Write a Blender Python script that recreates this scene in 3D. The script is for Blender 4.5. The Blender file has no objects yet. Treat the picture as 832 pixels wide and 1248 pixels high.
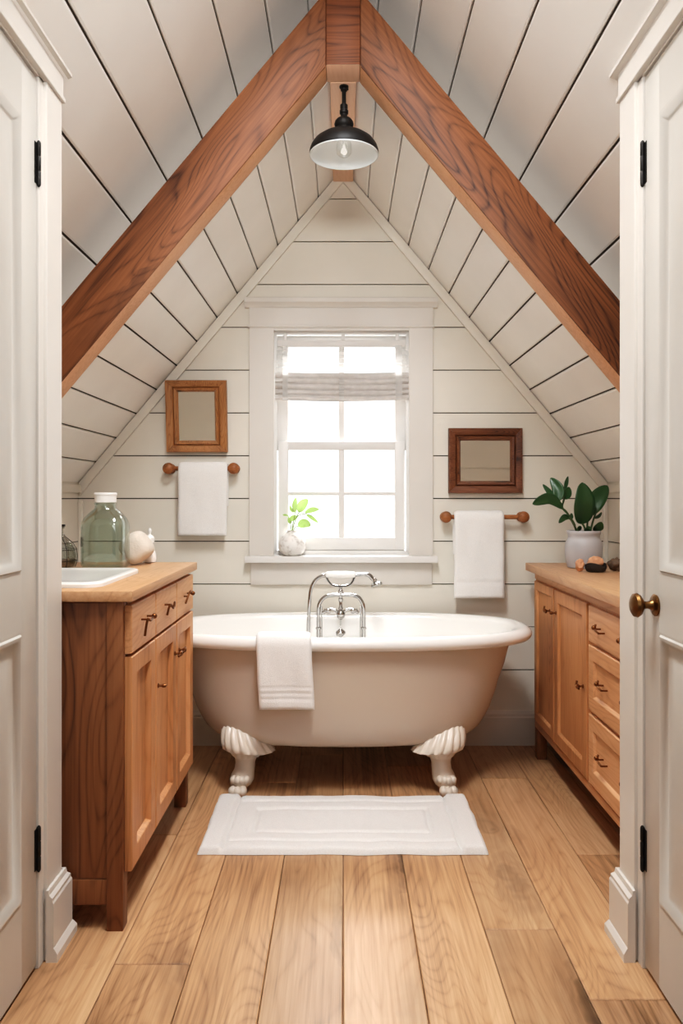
import bpy, bmesh, math, random
from mathutils import Vector, Matrix, noise
random.seed(7)
PI = math.pi
scn = bpy.context.scene
COL = scn.collection
F = 945.0            # focal length in pixels of the 832x1248 frame
CX, CY, CH = 418.0, 605.0, 1.2


def P(px, py, d):
    """pixel + depth -> point in the room (X right, Y into the room, Z up)"""
    s = F / d
    return Vector(((px - CX) / s, d, CH + (CY - py) / s))


def lin(c):
    c = c / 255.0
    return c / 12.92 if c <= 0.04045 else ((c + 0.055) / 1.055) ** 2.4


def rgb(r, g, b):
    return (lin(r), lin(g), lin(b), 1.0)


# ----------------------------------------------------------------------------- materials
def new_mat(name):
    m = bpy.data.materials.new(name)
    m.use_nodes = True
    nt = m.node_tree
    nt.nodes.clear()
    out = nt.nodes.new('ShaderNodeOutputMaterial')
    return m, nt, out


def N(nt, kind, **kw):
    n = nt.nodes.new(kind)
    for k, v in kw.items():
        if k.startswith('i_'):
            key = k[2:]
            n.inputs[int(key) if key.isdigit() else key.replace('_', ' ')].default_value = v
        else:
            setattr(n, k, v)
    return n


def ramp(nt, stops):
    r = nt.nodes.new('ShaderNodeValToRGB')
    el = r.color_ramp.elements
    while len(el) < len(stops):
        el.new(0.5)
    for e, (p, c) in zip(el, stops):
        e.position = p
        e.color = c
    return r


def paint(name, col, rough=0.45, bump=0.03, spec=0.5, scale=60.0, tone=0.03):
    m, nt, out = new_mat(name)
    b = N(nt, 'ShaderNodeBsdfPrincipled')
    L = nt.links.new
    tc = N(nt, 'ShaderNodeTexCoord')
    n1 = N(nt, 'ShaderNodeTexNoise', i_Scale=3.0, i_Detail=3.0)
    L(tc.outputs['Object'], n1.inputs['Vector'])
    lo = tuple(c * (1 - tone) for c in col[:3]) + (1,)
    hi = tuple(min(1, c * (1 + tone)) for c in col[:3]) + (1,)
    r = ramp(nt, [(0.3, lo), (0.7, hi)])
    L(n1.outputs['Fac'], r.inputs['Fac'])
    L(r.outputs['Color'], b.inputs['Base Color'])
    b.inputs['Roughness'].default_value = rough
    b.inputs['Specular IOR Level'].default_value = spec
    if bump:
        n2 = N(nt, 'ShaderNodeTexNoise', i_Scale=scale, i_Detail=4.0)
        L(tc.outputs['Object'], n2.inputs['Vector'])
        bp = N(nt, 'ShaderNodeBump', i_Strength=bump, i_Distance=0.01)
        L(n2.outputs['Fac'], bp.inputs['Height'])
        L(bp.outputs['Normal'], b.inputs['Normal'])
    L(b.outputs['BSDF'], out.inputs['Surface'])
    return m


def wood(name, dark, mid, light, axis='Z', rot=None, rough=0.5, knots=0.5, spec=0.35,
         scale=1.0, bump=0.12, contrast=1.0, loops=0.6, vary=0.0, seed=0.0):
    """Sawn timber whose grain runs along one axis of the object."""
    m, nt, out = new_mat(name)
    L = nt.links.new
    b = N(nt, 'ShaderNodeBsdfPrincipled')
    tc = N(nt, 'ShaderNodeTexCoord')
    vec = tc.outputs['Object']
    if rot:
        mp = N(nt, 'ShaderNodeMapping')
        mp.inputs['Rotation'].default_value = rot
        L(vec, mp.inputs['Vector'])
        vec = mp.outputs['Vector']
    geo = N(nt, 'ShaderNodeNewGeometry')
    rnd = N(nt, 'ShaderNodeVectorMath', operation='SCALE')
    com = N(nt, 'ShaderNodeCombineXYZ')
    for i, k in enumerate((17.0, 31.0, 23.0)):
        mu = N(nt, 'ShaderNodeMath', operation='MULTIPLY')
        mu.inputs[1].default_value = k
        L(geo.outputs['Random Per Island'], mu.inputs[0])
        L(mu.outputs[0], com.inputs[i])
    add = N(nt, 'ShaderNodeVectorMath', operation='ADD')
    L(vec, add.inputs[0])
    L(com.outputs[0], add.inputs[1])
    ad2 = N(nt, 'ShaderNodeVectorMath', operation='ADD')
    L(add.outputs[0], ad2.inputs[0])
    ad2.inputs[1].default_value = (seed, seed * 1.7, seed * 0.6)
    base = ad2.outputs[0]

    def mapped(along, across):
        mp = N(nt, 'ShaderNodeMapping')
        s = [across * scale] * 3
        s['XYZ'.index(axis)] = along * scale
        mp.inputs['Scale'].default_value = s
        L(base, mp.inputs['Vector'])
        return mp.outputs['Vector']
    # broad cathedral figure: contours of a stretched noise
    n1 = N(nt, 'ShaderNodeTexNoise', i_Scale=1.0, i_Detail=1.5, i_Roughness=0.45, i_Distortion=0.3)
    L(mapped(0.9, 5.0), n1.inputs['Vector'])
    mul = N(nt, 'ShaderNodeMath', operation='MULTIPLY')
    mul.inputs[1].default_value = 52.0
    L(n1.outputs['Fac'], mul.inputs[0])
    fr = N(nt, 'ShaderNodeMath', operation='PINGPONG')
    fr.inputs[1].default_value = 1.0
    L(mul.outputs[0], fr.inputs[0])
    lines = ramp(nt, [(0.04, (0, 0, 0, 1)), (0.22, (0.55, 0.55, 0.55, 1)), (0.55, (1, 1, 1, 1))])
    L(fr.outputs[0], lines.inputs['Fac'])
    # straight fine grain
    n2 = N(nt, 'ShaderNodeTexNoise', i_Scale=1.0, i_Detail=5.0, i_Roughness=0.65)
    L(mapped(2.2, 95.0), n2.inputs['Vector'])
    # blotchy tone
    n3 = N(nt, 'ShaderNodeTexNoise', i_Scale=1.0, i_Detail=3.0, i_Roughness=0.5)
    L(mapped(0.8, 4.0), n3.inputs['Vector'])
    a1 = N(nt, 'ShaderNodeMath', operation='MULTIPLY_ADD')
    a1.inputs[1].default_value = loops * 0.45 * contrast
    L(lines.outputs['Color'], a1.inputs[0])
    m2 = N(nt, 'ShaderNodeMath', operation='MULTIPLY_ADD')
    m2.inputs[1].default_value = 0.9 * contrast
    L(n2.outputs['Fac'], m2.inputs[0])
    m3 = N(nt, 'ShaderNodeMath', operation='MULTIPLY_ADD')
    m3.inputs[1].default_value = 1.1 * contrast
    m3.inputs[2].default_value = 0.5 - contrast * (0.33 * loops + 0.45 + 0.55)
    L(n3.outputs['Fac'], m3.inputs[0])
    L(m3.outputs[0], m2.inputs[2])
    L(m2.outputs[0], a1.inputs[2])
    r = ramp(nt, [(0.12, dark), (0.5, mid), (0.88, light)])
    L(a1.outputs[0], r.inputs['Fac'])
    colour = r.outputs['Color']
    if knots > 0:
        nv = N(nt, 'ShaderNodeTexNoise', i_Scale=9.0, i_Detail=2.0)
        L(base, nv.inputs['Vector'])
        mixv = N(nt, 'ShaderNodeVectorMath', operation='MULTIPLY_ADD')
        L(nv.outputs['Color'], mixv.inputs[0])
        mixv.inputs[1].default_value = (0.35, 0.35, 0.35)
        L(mapped(1.6, 5.0), mixv.inputs[2])
        vo = N(nt, 'ShaderNodeTexVoronoi', i_Scale=1.0)
        L(mixv.outputs[0], vo.inputs['Vector'])
        sel = N(nt, 'ShaderNodeSeparateColor')
        L(vo.outputs['Color'], sel.inputs[0])
        gt = N(nt, 'ShaderNodeMath', operation='GREATER_THAN')
        gt.inputs[1].default_value = 1.0 - 0.45 * knots
        L(sel.outputs[0], gt.inputs[0])
        kr = ramp(nt, [(0.14, (1, 1, 1, 1)), (0.20, (0.75, 0.75, 0.75, 1)), (0.24, (0.3, 0.3, 0.3, 1)), (0.28, (0.45, 0.45, 0.45, 1)), (0.33, (0.18, 0.18, 0.18, 1)), (0.38, (0.25, 0.25, 0.25, 1)), (0.52, (0, 0, 0, 1))])
        L(vo.outputs['Distance'], kr.inputs['Fac'])
        km = N(nt, 'ShaderNodeMath', operation='MULTIPLY')
        L(kr.outputs['Color'], km.inputs[0])
        L(gt.outputs[0], km.inputs[1])
        km2 = N(nt, 'ShaderNodeMath', operation='MULTIPLY')
        km2.inputs[1].default_value = 0.8
        L(km.outputs[0], km2.inputs[0])
        mx = N(nt, 'ShaderNodeMix', data_type='RGBA')
        L(km2.outputs[0], mx.inputs['Factor'])
        L(colour, mx.inputs['A'])
        mx.inputs['B'].default_value = tuple(c * 0.28 for c in dark[:3]) + (1,)
        colour = mx.outputs['Result']
    if vary > 0:
        hv = N(nt, 'ShaderNodeHueSaturation')
        mr = N(nt, 'ShaderNodeMapRange')
        mr.inputs['To Min'].default_value = 1.0 - vary
        mr.inputs['To Max'].default_value = 1.0 + vary
        wn = N(nt, 'ShaderNodeTexWhiteNoise', noise_dimensions='1D')
        L(geo.outputs['Random Per Island'], wn.inputs['W'])
        L(wn.outputs['Value'], mr.inputs['Value'])
        L(mr.outputs['Result'], hv.inputs['Value'])
        L(colour, hv.inputs['Color'])
        colour = hv.outputs['Color']
    L(colour, b.inputs['Base Color'])
    b.inputs['Roughness'].default_value = rough
    b.inputs['Specular IOR Level'].default_value = spec
    if bump:
        bp = N(nt, 'ShaderNodeBump', i_Strength=bump, i_Distance=0.004)
        L(a1.outputs[0], bp.inputs['Height'])
        L(bp.outputs['Normal'], b.inputs['Normal'])
    L(b.outputs['BSDF'], out.inputs['Surface'])
    return m


def metal(name, col, rough, bump=0.0, scale=80, metallic=1.0):
    m, nt, out = new_mat(name)
    b = N(nt, 'ShaderNodeBsdfPrincipled')
    b.inputs['Base Color'].default_value = col
    b.inputs['Metallic'].default_value = metallic
    b.inputs['Roughness'].default_value = rough
    tc = N(nt, 'ShaderNodeTexCoord')
    n = N(nt, 'ShaderNodeTexNoise', i_Scale=scale, i_Detail=2.0)
    nt.links.new(tc.outputs['Object'], n.inputs['Vector'])
    if bump:
        bp = N(nt, 'ShaderNodeBump', i_Strength=bump, i_Distance=0.005)
        nt.links.new(n.outputs['Fac'], bp.inputs['Height'])
        nt.links.new(bp.outputs['Normal'], b.inputs['Normal'])
    nt.links.new(b.outputs['BSDF'], out.inputs['Surface'])
    return m


def terry(name, col, bump=0.6, scale=420.0, sheen=0.3):
    m, nt, out = new_mat(name)
    L = nt.links.new
    b = N(nt, 'ShaderNodeBsdfPrincipled')
    tc = N(nt, 'ShaderNodeTexCoord')
    n = N(nt, 'ShaderNodeTexNoise', i_Scale=scale, i_Detail=3.0, i_Roughness=0.7)
    L(tc.outputs['Object'], n.inputs['Vector'])
    n2 = N(nt, 'ShaderNodeTexNoise', i_Scale=25.0, i_Detail=3.0)
    L(tc.outputs['Object'], n2.inputs['Vector'])
    ad = N(nt, 'ShaderNodeMath', operation='MULTIPLY_ADD')
    ad.inputs[1].default_value = 1.2
    L(n2.outputs['Fac'], ad.inputs[0])
    L(n.outputs['Fac'], ad.inputs[2])
    r = ramp(nt, [(0.25, tuple(c * 0.86 for c in col[:3]) + (1,)), (0.65, col)])
    L(n.outputs['Fac'], r.inputs['Fac'])
    L(r.outputs['Color'], b.inputs['Base Color'])
    b.inputs['Roughness'].default_value = 0.95
    b.inputs['Specular IOR Level'].default_value = 0.1
    b.inputs['Sheen Weight'].default_value = sheen
    bp = N(nt, 'ShaderNodeBump', i_Strength=bump, i_Distance=0.003)
    L(ad.outputs[0], bp.inputs['Height'])
    L(bp.outputs['Normal'], b.inputs['Normal'])
    L(b.outputs['BSDF'], out.inputs['Surface'])
    return m


def thin_glass(name, tint=(1, 1, 1, 1), gloss=0.06, rough=0.02):
    m, nt, out = new_mat(name)
    L = nt.links.new
    t = N(nt, 'ShaderNodeBsdfTransparent')
    t.inputs['Color'].default_value = tint
    g = N(nt, 'ShaderNodeBsdfGlossy')
    g.inputs['Roughness'].default_value = rough
    lw = N(nt, 'ShaderNodeLayerWeight', i_Blend=0.25)
    mr = N(nt, 'ShaderNodeMapRange')
    mr.inputs['To Min'].default_value = gloss
    mr.inputs['To Max'].default_value = 0.6
    L(lw.outputs['Facing'], mr.inputs['Value'])
    mx = N(nt, 'ShaderNodeMixShader')
    L(mr.outputs['Result'], mx.inputs[0])
    L(t.outputs[0], mx.inputs[1])
    L(g.outputs[0], mx.inputs[2])
    L(mx.outputs[0], out.inputs['Surface'])
    return m


def translucent(name, col, frac=0.45, transp=0.0, rough=0.8):
    m, nt, out = new_mat(name)
    L = nt.links.new
    d = N(nt, 'ShaderNodeBsdfPrincipled')
    tc = N(nt, 'ShaderNodeTexCoord')
    n = N(nt, 'ShaderNodeTexNoise', i_Scale=30.0, i_Detail=4.0)
    L(tc.outputs['Object'], n.inputs['Vector'])
    r = ramp(nt, [(0.3, tuple(c * 0.85 for c in col[:3]) + (1,)), (0.7, col)])
    L(n.outputs['Fac'], r.inputs['Fac'])
    L(r.outputs['Color'], d.inputs['Base Color'])
    d.inputs['Roughness'].default_value = rough
    t = N(nt, 'ShaderNodeBsdfTranslucent')
    L(r.outputs['Color'], t.inputs['Color'])
    mx = N(nt, 'ShaderNodeMixShader')
    mx.inputs[0].default_value = frac
    L(d.outputs[0], mx.inputs[1])
    L(t.outputs[0], mx.inputs[2])
    res = mx
    if transp > 0:
        tr = N(nt, 'ShaderNodeBsdfTransparent')
        m2 = N(nt, 'ShaderNodeMixShader')
        m2.inputs[0].default_value = transp
        L(mx.outputs[0], m2.inputs[1])
        L(tr.outputs[0], m2.inputs[2])
        res = m2
    L(res.outputs[0], out.inputs['Surface'])
    return m


def mirror_mat(name):
    m, nt, out = new_mat(name)
    g = N(nt, 'ShaderNodeBsdfGlossy')
    g.inputs['Color'].default_value = (0.95, 0.97, 0.96, 1)
    tc = N(nt, 'ShaderNodeTexCoord')
    n = N(nt, 'ShaderNodeTexNoise', i_Scale=4.0)
    nt.links.new(tc.outputs['Object'], n.inputs['Vector'])
    mr = N(nt, 'ShaderNodeMapRange')
    mr.inputs['To Min'].default_value = 0.01
    mr.inputs['To Max'].default_value = 0.05
    nt.links.new(n.outputs['Fac'], mr.inputs['Value'])
    nt.links.new(mr.outputs['Result'], g.inputs['Roughness'])
    nt.links.new(g.outputs[0], out.inputs['Surface'])
    return m


M = {}
M['wall'] = paint('wall_paint', rgb(226, 220, 208), 0.45, 0.02)
M['ceil'] = paint('ceiling_paint', rgb(243, 240, 235), 0.30, 0.03, scale=25)
M['trim'] = paint('trim_paint', rgb(217, 211, 203), 0.38, 0.012)
M['door'] = paint('door_paint', rgb(202, 197, 189), 0.38, 0.012)
M['sash'] = paint('sash_paint', rgb(226, 223, 219), 0.35, 0.01)
M['groove'] = paint('groove_backing', rgb(70, 60, 50), 0.8, 0.0)  # dark backing boards seen through the plank joints
M['subfloor'] = paint('subfloor', rgb(60, 38, 22), 0.9, 0.0)
M['floor'] = wood('oak_floor', rgb(112, 78, 52), rgb(184, 143, 106), rgb(212, 175, 138), 'Y', rough=0.36, knots=1.0,
                  spec=0.4, contrast=0.95, loops=0.24, vary=0.16, bump=0.05)
RAFT = math.atan(1.2)
for nm, ang in (('raft_l', -RAFT), ('raft_r', RAFT)):
    pass
M['raft_l'] = wood('rafter_timber_rising', rgb(58, 31, 17), rgb(118, 72, 43), rgb(146, 94, 60), 'X', rot=(0, RAFT, 0), rough=0.5, knots=0.5, contrast=0.9, loops=0.6, bump=0.1)
M['raft_r'] = wood('rafter_timber_falling', rgb(58, 31, 17), rgb(118, 72, 43), rgb(146, 94, 60), 'X', rot=(0, -RAFT, 0), rough=0.5, knots=0.8, contrast=0.9, loops=0.6, bump=0.1, seed=3.3)
M['post'] = wood('post_timber', rgb(62, 32, 16), rgb(116, 66, 36), rgb(140, 84, 50), 'X', rough=0.5, knots=0.6)
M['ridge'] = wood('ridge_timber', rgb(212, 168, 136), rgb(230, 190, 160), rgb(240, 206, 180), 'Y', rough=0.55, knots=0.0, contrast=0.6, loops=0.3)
M['soffit'] = wood('underside_lit_timber', rgb(190, 138, 100), rgb(220, 172, 134), rgb(232, 190, 156), 'X', rough=0.5, knots=0.0, contrast=0.6, loops=0.3)  # rafter timber lightened, bounce light from below put into the colour
M['cab'] = wood('cabinet_pine', rgb(150, 98, 60), rgb(194, 138, 94), rgb(212, 160, 116), 'Z', rough=0.45, knots=0.12, contrast=0.75, loops=0.45, bump=0.06)
M['cabdark'] = wood('cabinet_shaded_pine', rgb(80, 47, 27), rgb(130, 84, 53), rgb(152, 103, 68), 'Z', rough=0.45, knots=0.2, contrast=0.8, loops=0.6, bump=0.06, seed=2.0)  # cabinet pine darkened, shade of the less lit side put into its colour
M['cabh'] = wood('drawer_pine', rgb(166, 114, 76), rgb(204, 152, 110), rgb(222, 176, 136), 'Y', rough=0.45, knots=0.0, contrast=0.7, loops=0.4, bump=0.06)
M['top'] = wood('countertop_oak', rgb(166, 120, 84), rgb(200, 156, 118), rgb(218, 180, 144), 'Y', rough=0.38, knots=0.0, contrast=0.7, loops=0.4, bump=0.05)
M['frame_l'] = wood('mirror_frame_pine', rgb(112, 68, 36), rgb(164, 112, 70), rgb(184, 134, 90), 'Z', rough=0.5, knots=0.9, contrast=0.9, scale=3.0)
M['frame_r'] = wood('mirror_frame_walnut', rgb(64, 36, 22), rgb(112, 68, 44), rgb(136, 90, 62), 'X', rough=0.45, knots=0.9, contrast=0.9, scale=3.0)
M['rail'] = wood('rail_wood', rgb(112, 66, 34), rgb(156, 98, 58), rgb(174, 118, 76), 'X', rough=0.42, knots=0.3, scale=3.0)
M['enamel'] = paint('white_enamel', rgb(244, 242, 238), 0.12, 0.0, 0.6, tone=0.0)
M['shell'] = paint('tub_taupe', rgb(204, 190, 175), 0.22, 0.0, 0.5, tone=0.015)
M['claw'] = paint('claw_cream', rgb(218, 206, 192), 0.3, 0.03, 0.5, scale=40)
M['chrome'] = metal('chrome', (0.50, 0.49, 0.48, 1), 0.10)
M['porc'] = paint('porcelain', rgb(246, 244, 240), 0.15, 0.0)
M['bronze'] = metal('aged_bronze', rgb(128, 84, 52), 0.38, 0.25, 60)
M['brass'] = metal('aged_brass', rgb(128, 94, 58), 0.33, 0.3, 45)
M['iron'] = metal('black_iron', rgb(44, 41, 39), 0.5, 0.3, 90, metallic=0.6)
M['black'] = paint('black_enamel', rgb(26, 24, 23), 0.5, 0.02, 0.35)
M['shadein'] = paint('shade_white_inside', rgb(226, 230, 230), 0.3, 0.0)
M['bulb'] = thin_glass('bulb_glass', (0.97, 0.97, 0.96, 1), 0.10, 0.05)
M['pane'] = thin_glass('window_glass', (0.98, 0.99, 0.99, 1), 0.03, 0.0)
M['jug'] = thin_glass('green_glass', (0.865, 0.91, 0.872, 1), 0.10, 0.05)
M['jar'] = thin_glass('grey_glass', (0.86, 0.87, 0.85, 1), 0.07, 0.05)
M['lid'] = paint('white_lid', rgb(238, 236, 232), 0.4, 0.02)
M['stone'] = paint('rough_ceramic', rgb(222, 210, 196), 0.75, 0.2, scale=120)
M['towel'] = terry('white_terry', rgb(243, 240, 236))
M['mat'] = terry('mat_terry', rgb(234, 231, 227), bump=0.5, scale=300)
M['pot'] = paint('grey_stoneware', rgb(184, 181, 182), 0.5, 0.05, tone=0.05)
M['soil'] = paint('potting_soil', rgb(54, 40, 28), 0.95, 0.5)
M['leaf'] = paint('dark_leaf', rgb(44, 78, 42), 0.35, 0.08, 0.5, scale=90, tone=0.25)
M['stem'] = paint('dark_stem', rgb(62, 84, 44), 0.5, 0.05)
M['leaf2'] = translucent('bright_leaf', rgb(164, 194, 112), 0.45, rough=0.5)
M['stem2'] = paint('pale_stem', rgb(140, 160, 90), 0.6, 0.05)
M['rockdark'] = paint('dark_rock', rgb(46, 38, 32), 0.6, 0.8, scale=40, tone=0.3)
M['rockpink'] = paint('pink_stone', rgb(214, 160, 124), 0.7, 0.4, scale=50, tone=0.2)
M['rockgrey'] = paint('brown_stone', rgb(110, 88, 70), 0.7, 0.8, scale=45, tone=0.35)
M['shade'] = translucent('grey_linen', rgb(206, 200, 195), 0.03, 0.0)
M['slat'] = translucent('white_slat', rgb(240, 240, 238), 0.35, 0.1)
M['tape'] = translucent('white_tape', rgb(240, 238, 235), 0.5, 0.3)
M['mirror'] = mirror_mat('mirror_silver')


def speckled(name):
    m, nt, out = new_mat(name)
    L = nt.links.new
    b = N(nt, 'ShaderNodeBsdfPrincipled')
    tc = N(nt, 'ShaderNodeTexCoord')
    n = N(nt, 'ShaderNodeTexNoise', i_Scale=26.0, i_Detail=6.0, i_Roughness=0.7)
    L(tc.outputs['Object'], n.inputs['Vector'])
    r = ramp(nt, [(0.32, rgb(140, 126, 114)), (0.42, rgb(214, 207, 200)), (0.52, rgb(238, 234, 229))])
    L(n.outputs['Fac'], r.inputs['Fac'])
    L(r.outputs['Color'], b.inputs['Base Color'])
    b.inputs['Roughness'].default_value = 0.5
    L(b.outputs[0], out.inputs['Surface'])
    return m


M['speck'] = speckled('speckled_vase')


# ----------------------------------------------------------------------------- mesh builder
class MB:
    def __init__(self):
        self.bm = bmesh.new()
        self.mi = 0

    def face(self, vs):
        try:
            f = self.bm.faces.new(vs)
            f.material_index = self.mi
            return f
        except ValueError:
            return None

    def box(self, x0, x1, y0, y1, z0, z1, bev=0.0, seg=2):
        if x0 > x1: x0, x1 = x1, x0
        if y0 > y1: y0, y1 = y1, y0
        if z0 > z1: z0, z1 = z1, z0
        v = [self.bm.verts.new((x, y, z)) for z in (z0, z1) for y in (y0, y1) for x in (x0, x1)]
        fs = [self.face([v[i] for i in q]) for q in
              ((0, 2, 3, 1), (4, 5, 7, 6), (0, 1, 5, 4), (2, 6, 7, 3), (1, 3, 7, 5), (0, 4, 6, 2))]
        if bev:
            es = list({e for f in fs for e in f.edges})
            r = bmesh.ops.bevel(self.bm, geom=es, offset=bev, segments=seg, affect='EDGES', profile=0.5)
            for f in r['faces']:
                f.material_index = self.mi
        return self

    def prism(self, pts, axis, a, b, bev=0.0):
        """pts: outline in the two other axes (x,z for axis y; y,z for axis x; x,y for axis z)"""
        def mk(p, t):
            if axis == 'y': return (p[0], t, p[1])
            if axis == 'x': return (t, p[0], p[1])
            return (p[0], p[1], t)
        A = [self.bm.verts.new(mk(p, a)) for p in pts]
        B = [self.bm.verts.new(mk(p, b)) for p in pts]
        fs = [self.face(A), self.face(B[::-1])]
        n = len(pts)
        for i in range(n):
            fs.append(self.face([A[i], A[(i + 1) % n], B[(i + 1) % n], B[i]]))
        if bev:
            es = list({e for f in fs if f for e in f.edges})
            r = bmesh.ops.bevel(self.bm, geom=es, offset=bev, segments=2, affect='EDGES', profile=0.5)
            for f in r['faces']:
                f.material_index = self.mi
        return self

    def loft(self, rings, cap0=True, cap1=True, closed=True):
        R = [[self.bm.verts.new(p) for p in r] for r in rings]
        n = len(R[0])
        for a, b in zip(R, R[1:]):
            for i in range(n if closed else n - 1):
                j = (i + 1) % n
                self.face([a[i], a[j], b[j], b[i]])
        if cap0: self.face(R[0][::-1])
        if cap1: self.face(R[-1])
        return self

    def tube(self, pts, r, seg=12, cap=True, flat=1.0):
        pts = [Vector(p) for p in pts]
        n = len(pts)
        rr = r if isinstance(r, (list, tuple)) else [r] * n
        rings = []
        up = None
        for i, p in enumerate(pts):
            t = (pts[min(i + 1, n - 1)] - pts[max(i - 1, 0)]).normalized()
            if up is None:
                up = Vector((0, 0, 1)) if abs(t.z) < 0.9 else Vector((1, 0, 0))
            a = (up - t * up.dot(t)).normalized()
            up = a
            b = t.cross(a)
            rings.append([p + (a * math.cos(k * 2 * PI / seg) + b * math.sin(k * 2 * PI / seg) * flat) * rr[i] for k in range(seg)])
        return self.loft(rings, cap, cap)

    def lathe(self, prof, c, seg=40, axis=None, cap0=True, cap1=True):
        """prof: [(radius, height)] turned about an axis through c (default: up)"""
        c = Vector(c)
        ax = Vector(axis).normalized() if axis else Vector((0, 0, 1))
        u = ax.orthogonal().normalized()
        w = ax.cross(u)
        rings = [[c + ax * h + (u * math.cos(k * 2 * PI / seg) + w * math.sin(k * 2 * PI / seg)) * max(r, 1e-5)
                  for k in range(seg)] for r, h in prof]
        return self.loft(rings, cap0, cap1)

    def ball(self, c, r, seg=20, rows=12, rot=None, fn=None):
        c = Vector(c)
        r = (r, r, r) if not isinstance(r, (tuple, list)) else r
        rings = []
        for i in range(rows + 1):
            a = -PI / 2 + PI * i / rows
            a = max(-PI / 2 + 0.02, min(PI / 2 - 0.02, a))
            ring = []
            for k in range(seg):
                b = 2 * PI * k / seg
                v = Vector((r[0] * math.cos(a) * math.cos(b), r[1] * math.cos(a) * math.sin(b), r[2] * math.sin(a)))
                if fn: v = fn(v)
                if rot: v = rot @ v
                ring.append(c + v)
            rings.append(ring)
        return self.loft(rings)

    def grid(self, nu, nv, fn):
        V = [[self.bm.verts.new(fn(i / nu, j / nv)) for i in range(nu + 1)] for j in range(nv + 1)]
        for j in range(nv):
            for i in range(nu):
                self.face([V[j][i], V[j][i + 1], V[j + 1][i + 1], V[j + 1][i]])
        return self

    def build(self, name, mats, parent=None, origin=None, smooth=True, angle=35, recalc=True, mods=()):
        if recalc:
            bmesh.ops.recalc_face_normals(self.bm, faces=self.bm.faces)
        me = bpy.data.meshes.new(name)
        if origin is None and parent is None:
            xs = [v.co for v in self.bm.verts]
            lo = [min(v[i] for v in xs) for i in range(3)]
            hi = [max(v[i] for v in xs) for i in range(3)]
            origin = ((lo[0] + hi[0]) / 2, (lo[1] + hi[1]) / 2, lo[2])
        if origin is None:
            origin = WORLD[parent.name]
        o3 = Vector(origin)
        bmesh.ops.translate(self.bm, verts=self.bm.verts, vec=-o3)
        self.bm.to_mesh(me)
        self.bm.free()
        for m in (mats if isinstance(mats, (list, tuple)) else [mats]):
            me.materials.append(m)
        if smooth:
            me.polygons.foreach_set('use_smooth', [True] * len(me.polygons))
            me.set_sharp_from_angle(angle=math.radians(angle))
        o = bpy.data.objects.new(name, me)
        COL.objects.link(o)
        if parent is not None:
            o.parent = parent
            o.location = o3 - Vector(WORLD[parent.name])
        else:
            o.location = o3
        WORLD[o.name] = tuple(o3)
        for kind, kw in mods:
            md = o.modifiers.new(kind.lower(), kind)
            for k, v in kw.items():
                setattr(md, k, v)
        return o


WORLD = {}


def thing(name, label, cat, loc, group=None):
    o = bpy.data.objects.new(name, None)
    o.empty_display_size = 0.05
    COL.objects.link(o)
    o.location = loc
    WORLD[o.name] = tuple(loc)
    o['label'] = label
    o['category'] = cat
    if group: o['group'] = group
    return o


def tag(o, label, cat, group=None):
    o['label'] = label
    o['category'] = cat
    if group: o['group'] = group
    return o


def struct(o, label=None):
    o['kind'] = 'structure'
    if label: o['label'] = label
    return o


def catmull(pts, n=8):
    pts = [Vector(p) for p in pts]
    out = []
    for i in range(len(pts) - 1):
        p0 = pts[max(i - 1, 0)]; p1 = pts[i]; p2 = pts[i + 1]; p3 = pts[min(i + 2, len(pts) - 1)]
        for k in range(n):
            t = k / n
            out.append(0.5 * ((2 * p1) + (p2 - p0) * t + (2 * p0 - 5 * p1 + 4 * p2 - p3) * t * t + (3 * p1 - p0 - 3 * p2 + p3) * t ** 3))
    out.append(pts[-1])
    return out


# ----------------------------------------------------------------------------- room dimensions
T = 1.19                       # roof pitch (rise over run)
YW = 3.75                      # gable wall
A_FAR = 1.2 + 1.587            # ridge of the lower roof behind the truss
A_NEAR = 1.2 + 2.05            # ridge of the higher roof in front of it
Y_STEP = 3.14
KNEE = 1.276
YT0, YT1 = 2.73, 2.842         # truss faces
GZ0, GZ = 1.3968, 0.207        # shiplap joints on the walls

# ---- floor: oak planks
mb = MB()
W = 0.196
joints = {2: [2.15], -3: [1.99], 3: [1.85, 3.3], -2: [0.7, 3.25], -1: [0.5, 3.6], 0: [0.8], 1: [1.2, 3.45], -4: [1.4, 2.75], 4: [1.0, 2.6], -5: [2.1], 5: [1.7], -6: [2.6], 6: [3.0], -7: [1.2]}
for k in range(-7, 7):
    x0, x1 = k * W, (k + 1) * W
    cuts = [-0.6] + joints.get(k, []) + [YW]
    for y0, y1 in zip(cuts, cuts[1:]):
        g = 0.0009
        a = [(x0 + g, y0 + g), (x1 - g, y0 + g), (x1 - g, y1 - g), (x0 + g, y1 - g)]
        c = 0.0026
        b = [(x0 + g + c, y0 + g + c), (x1 - g - c, y0 + g + c), (x1 - g - c, y1 - g - c), (x0 + g + c, y1 - g - c)]
        mb.loft([[(p[0], p[1], -0.018) for p in a], [(p[0], p[1], -0.0018) for p in a], [(p[0], p[1], 0.0) for p in b]])
mb.mi = 1
mb.box(-1.4, 1.4, -0.6, YW + 0.1, -0.06, -0.012)
struct(mb.build('floor', [M['floor'], M['subfloor']], origin=(0, 0, 0), smooth=False))


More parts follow.
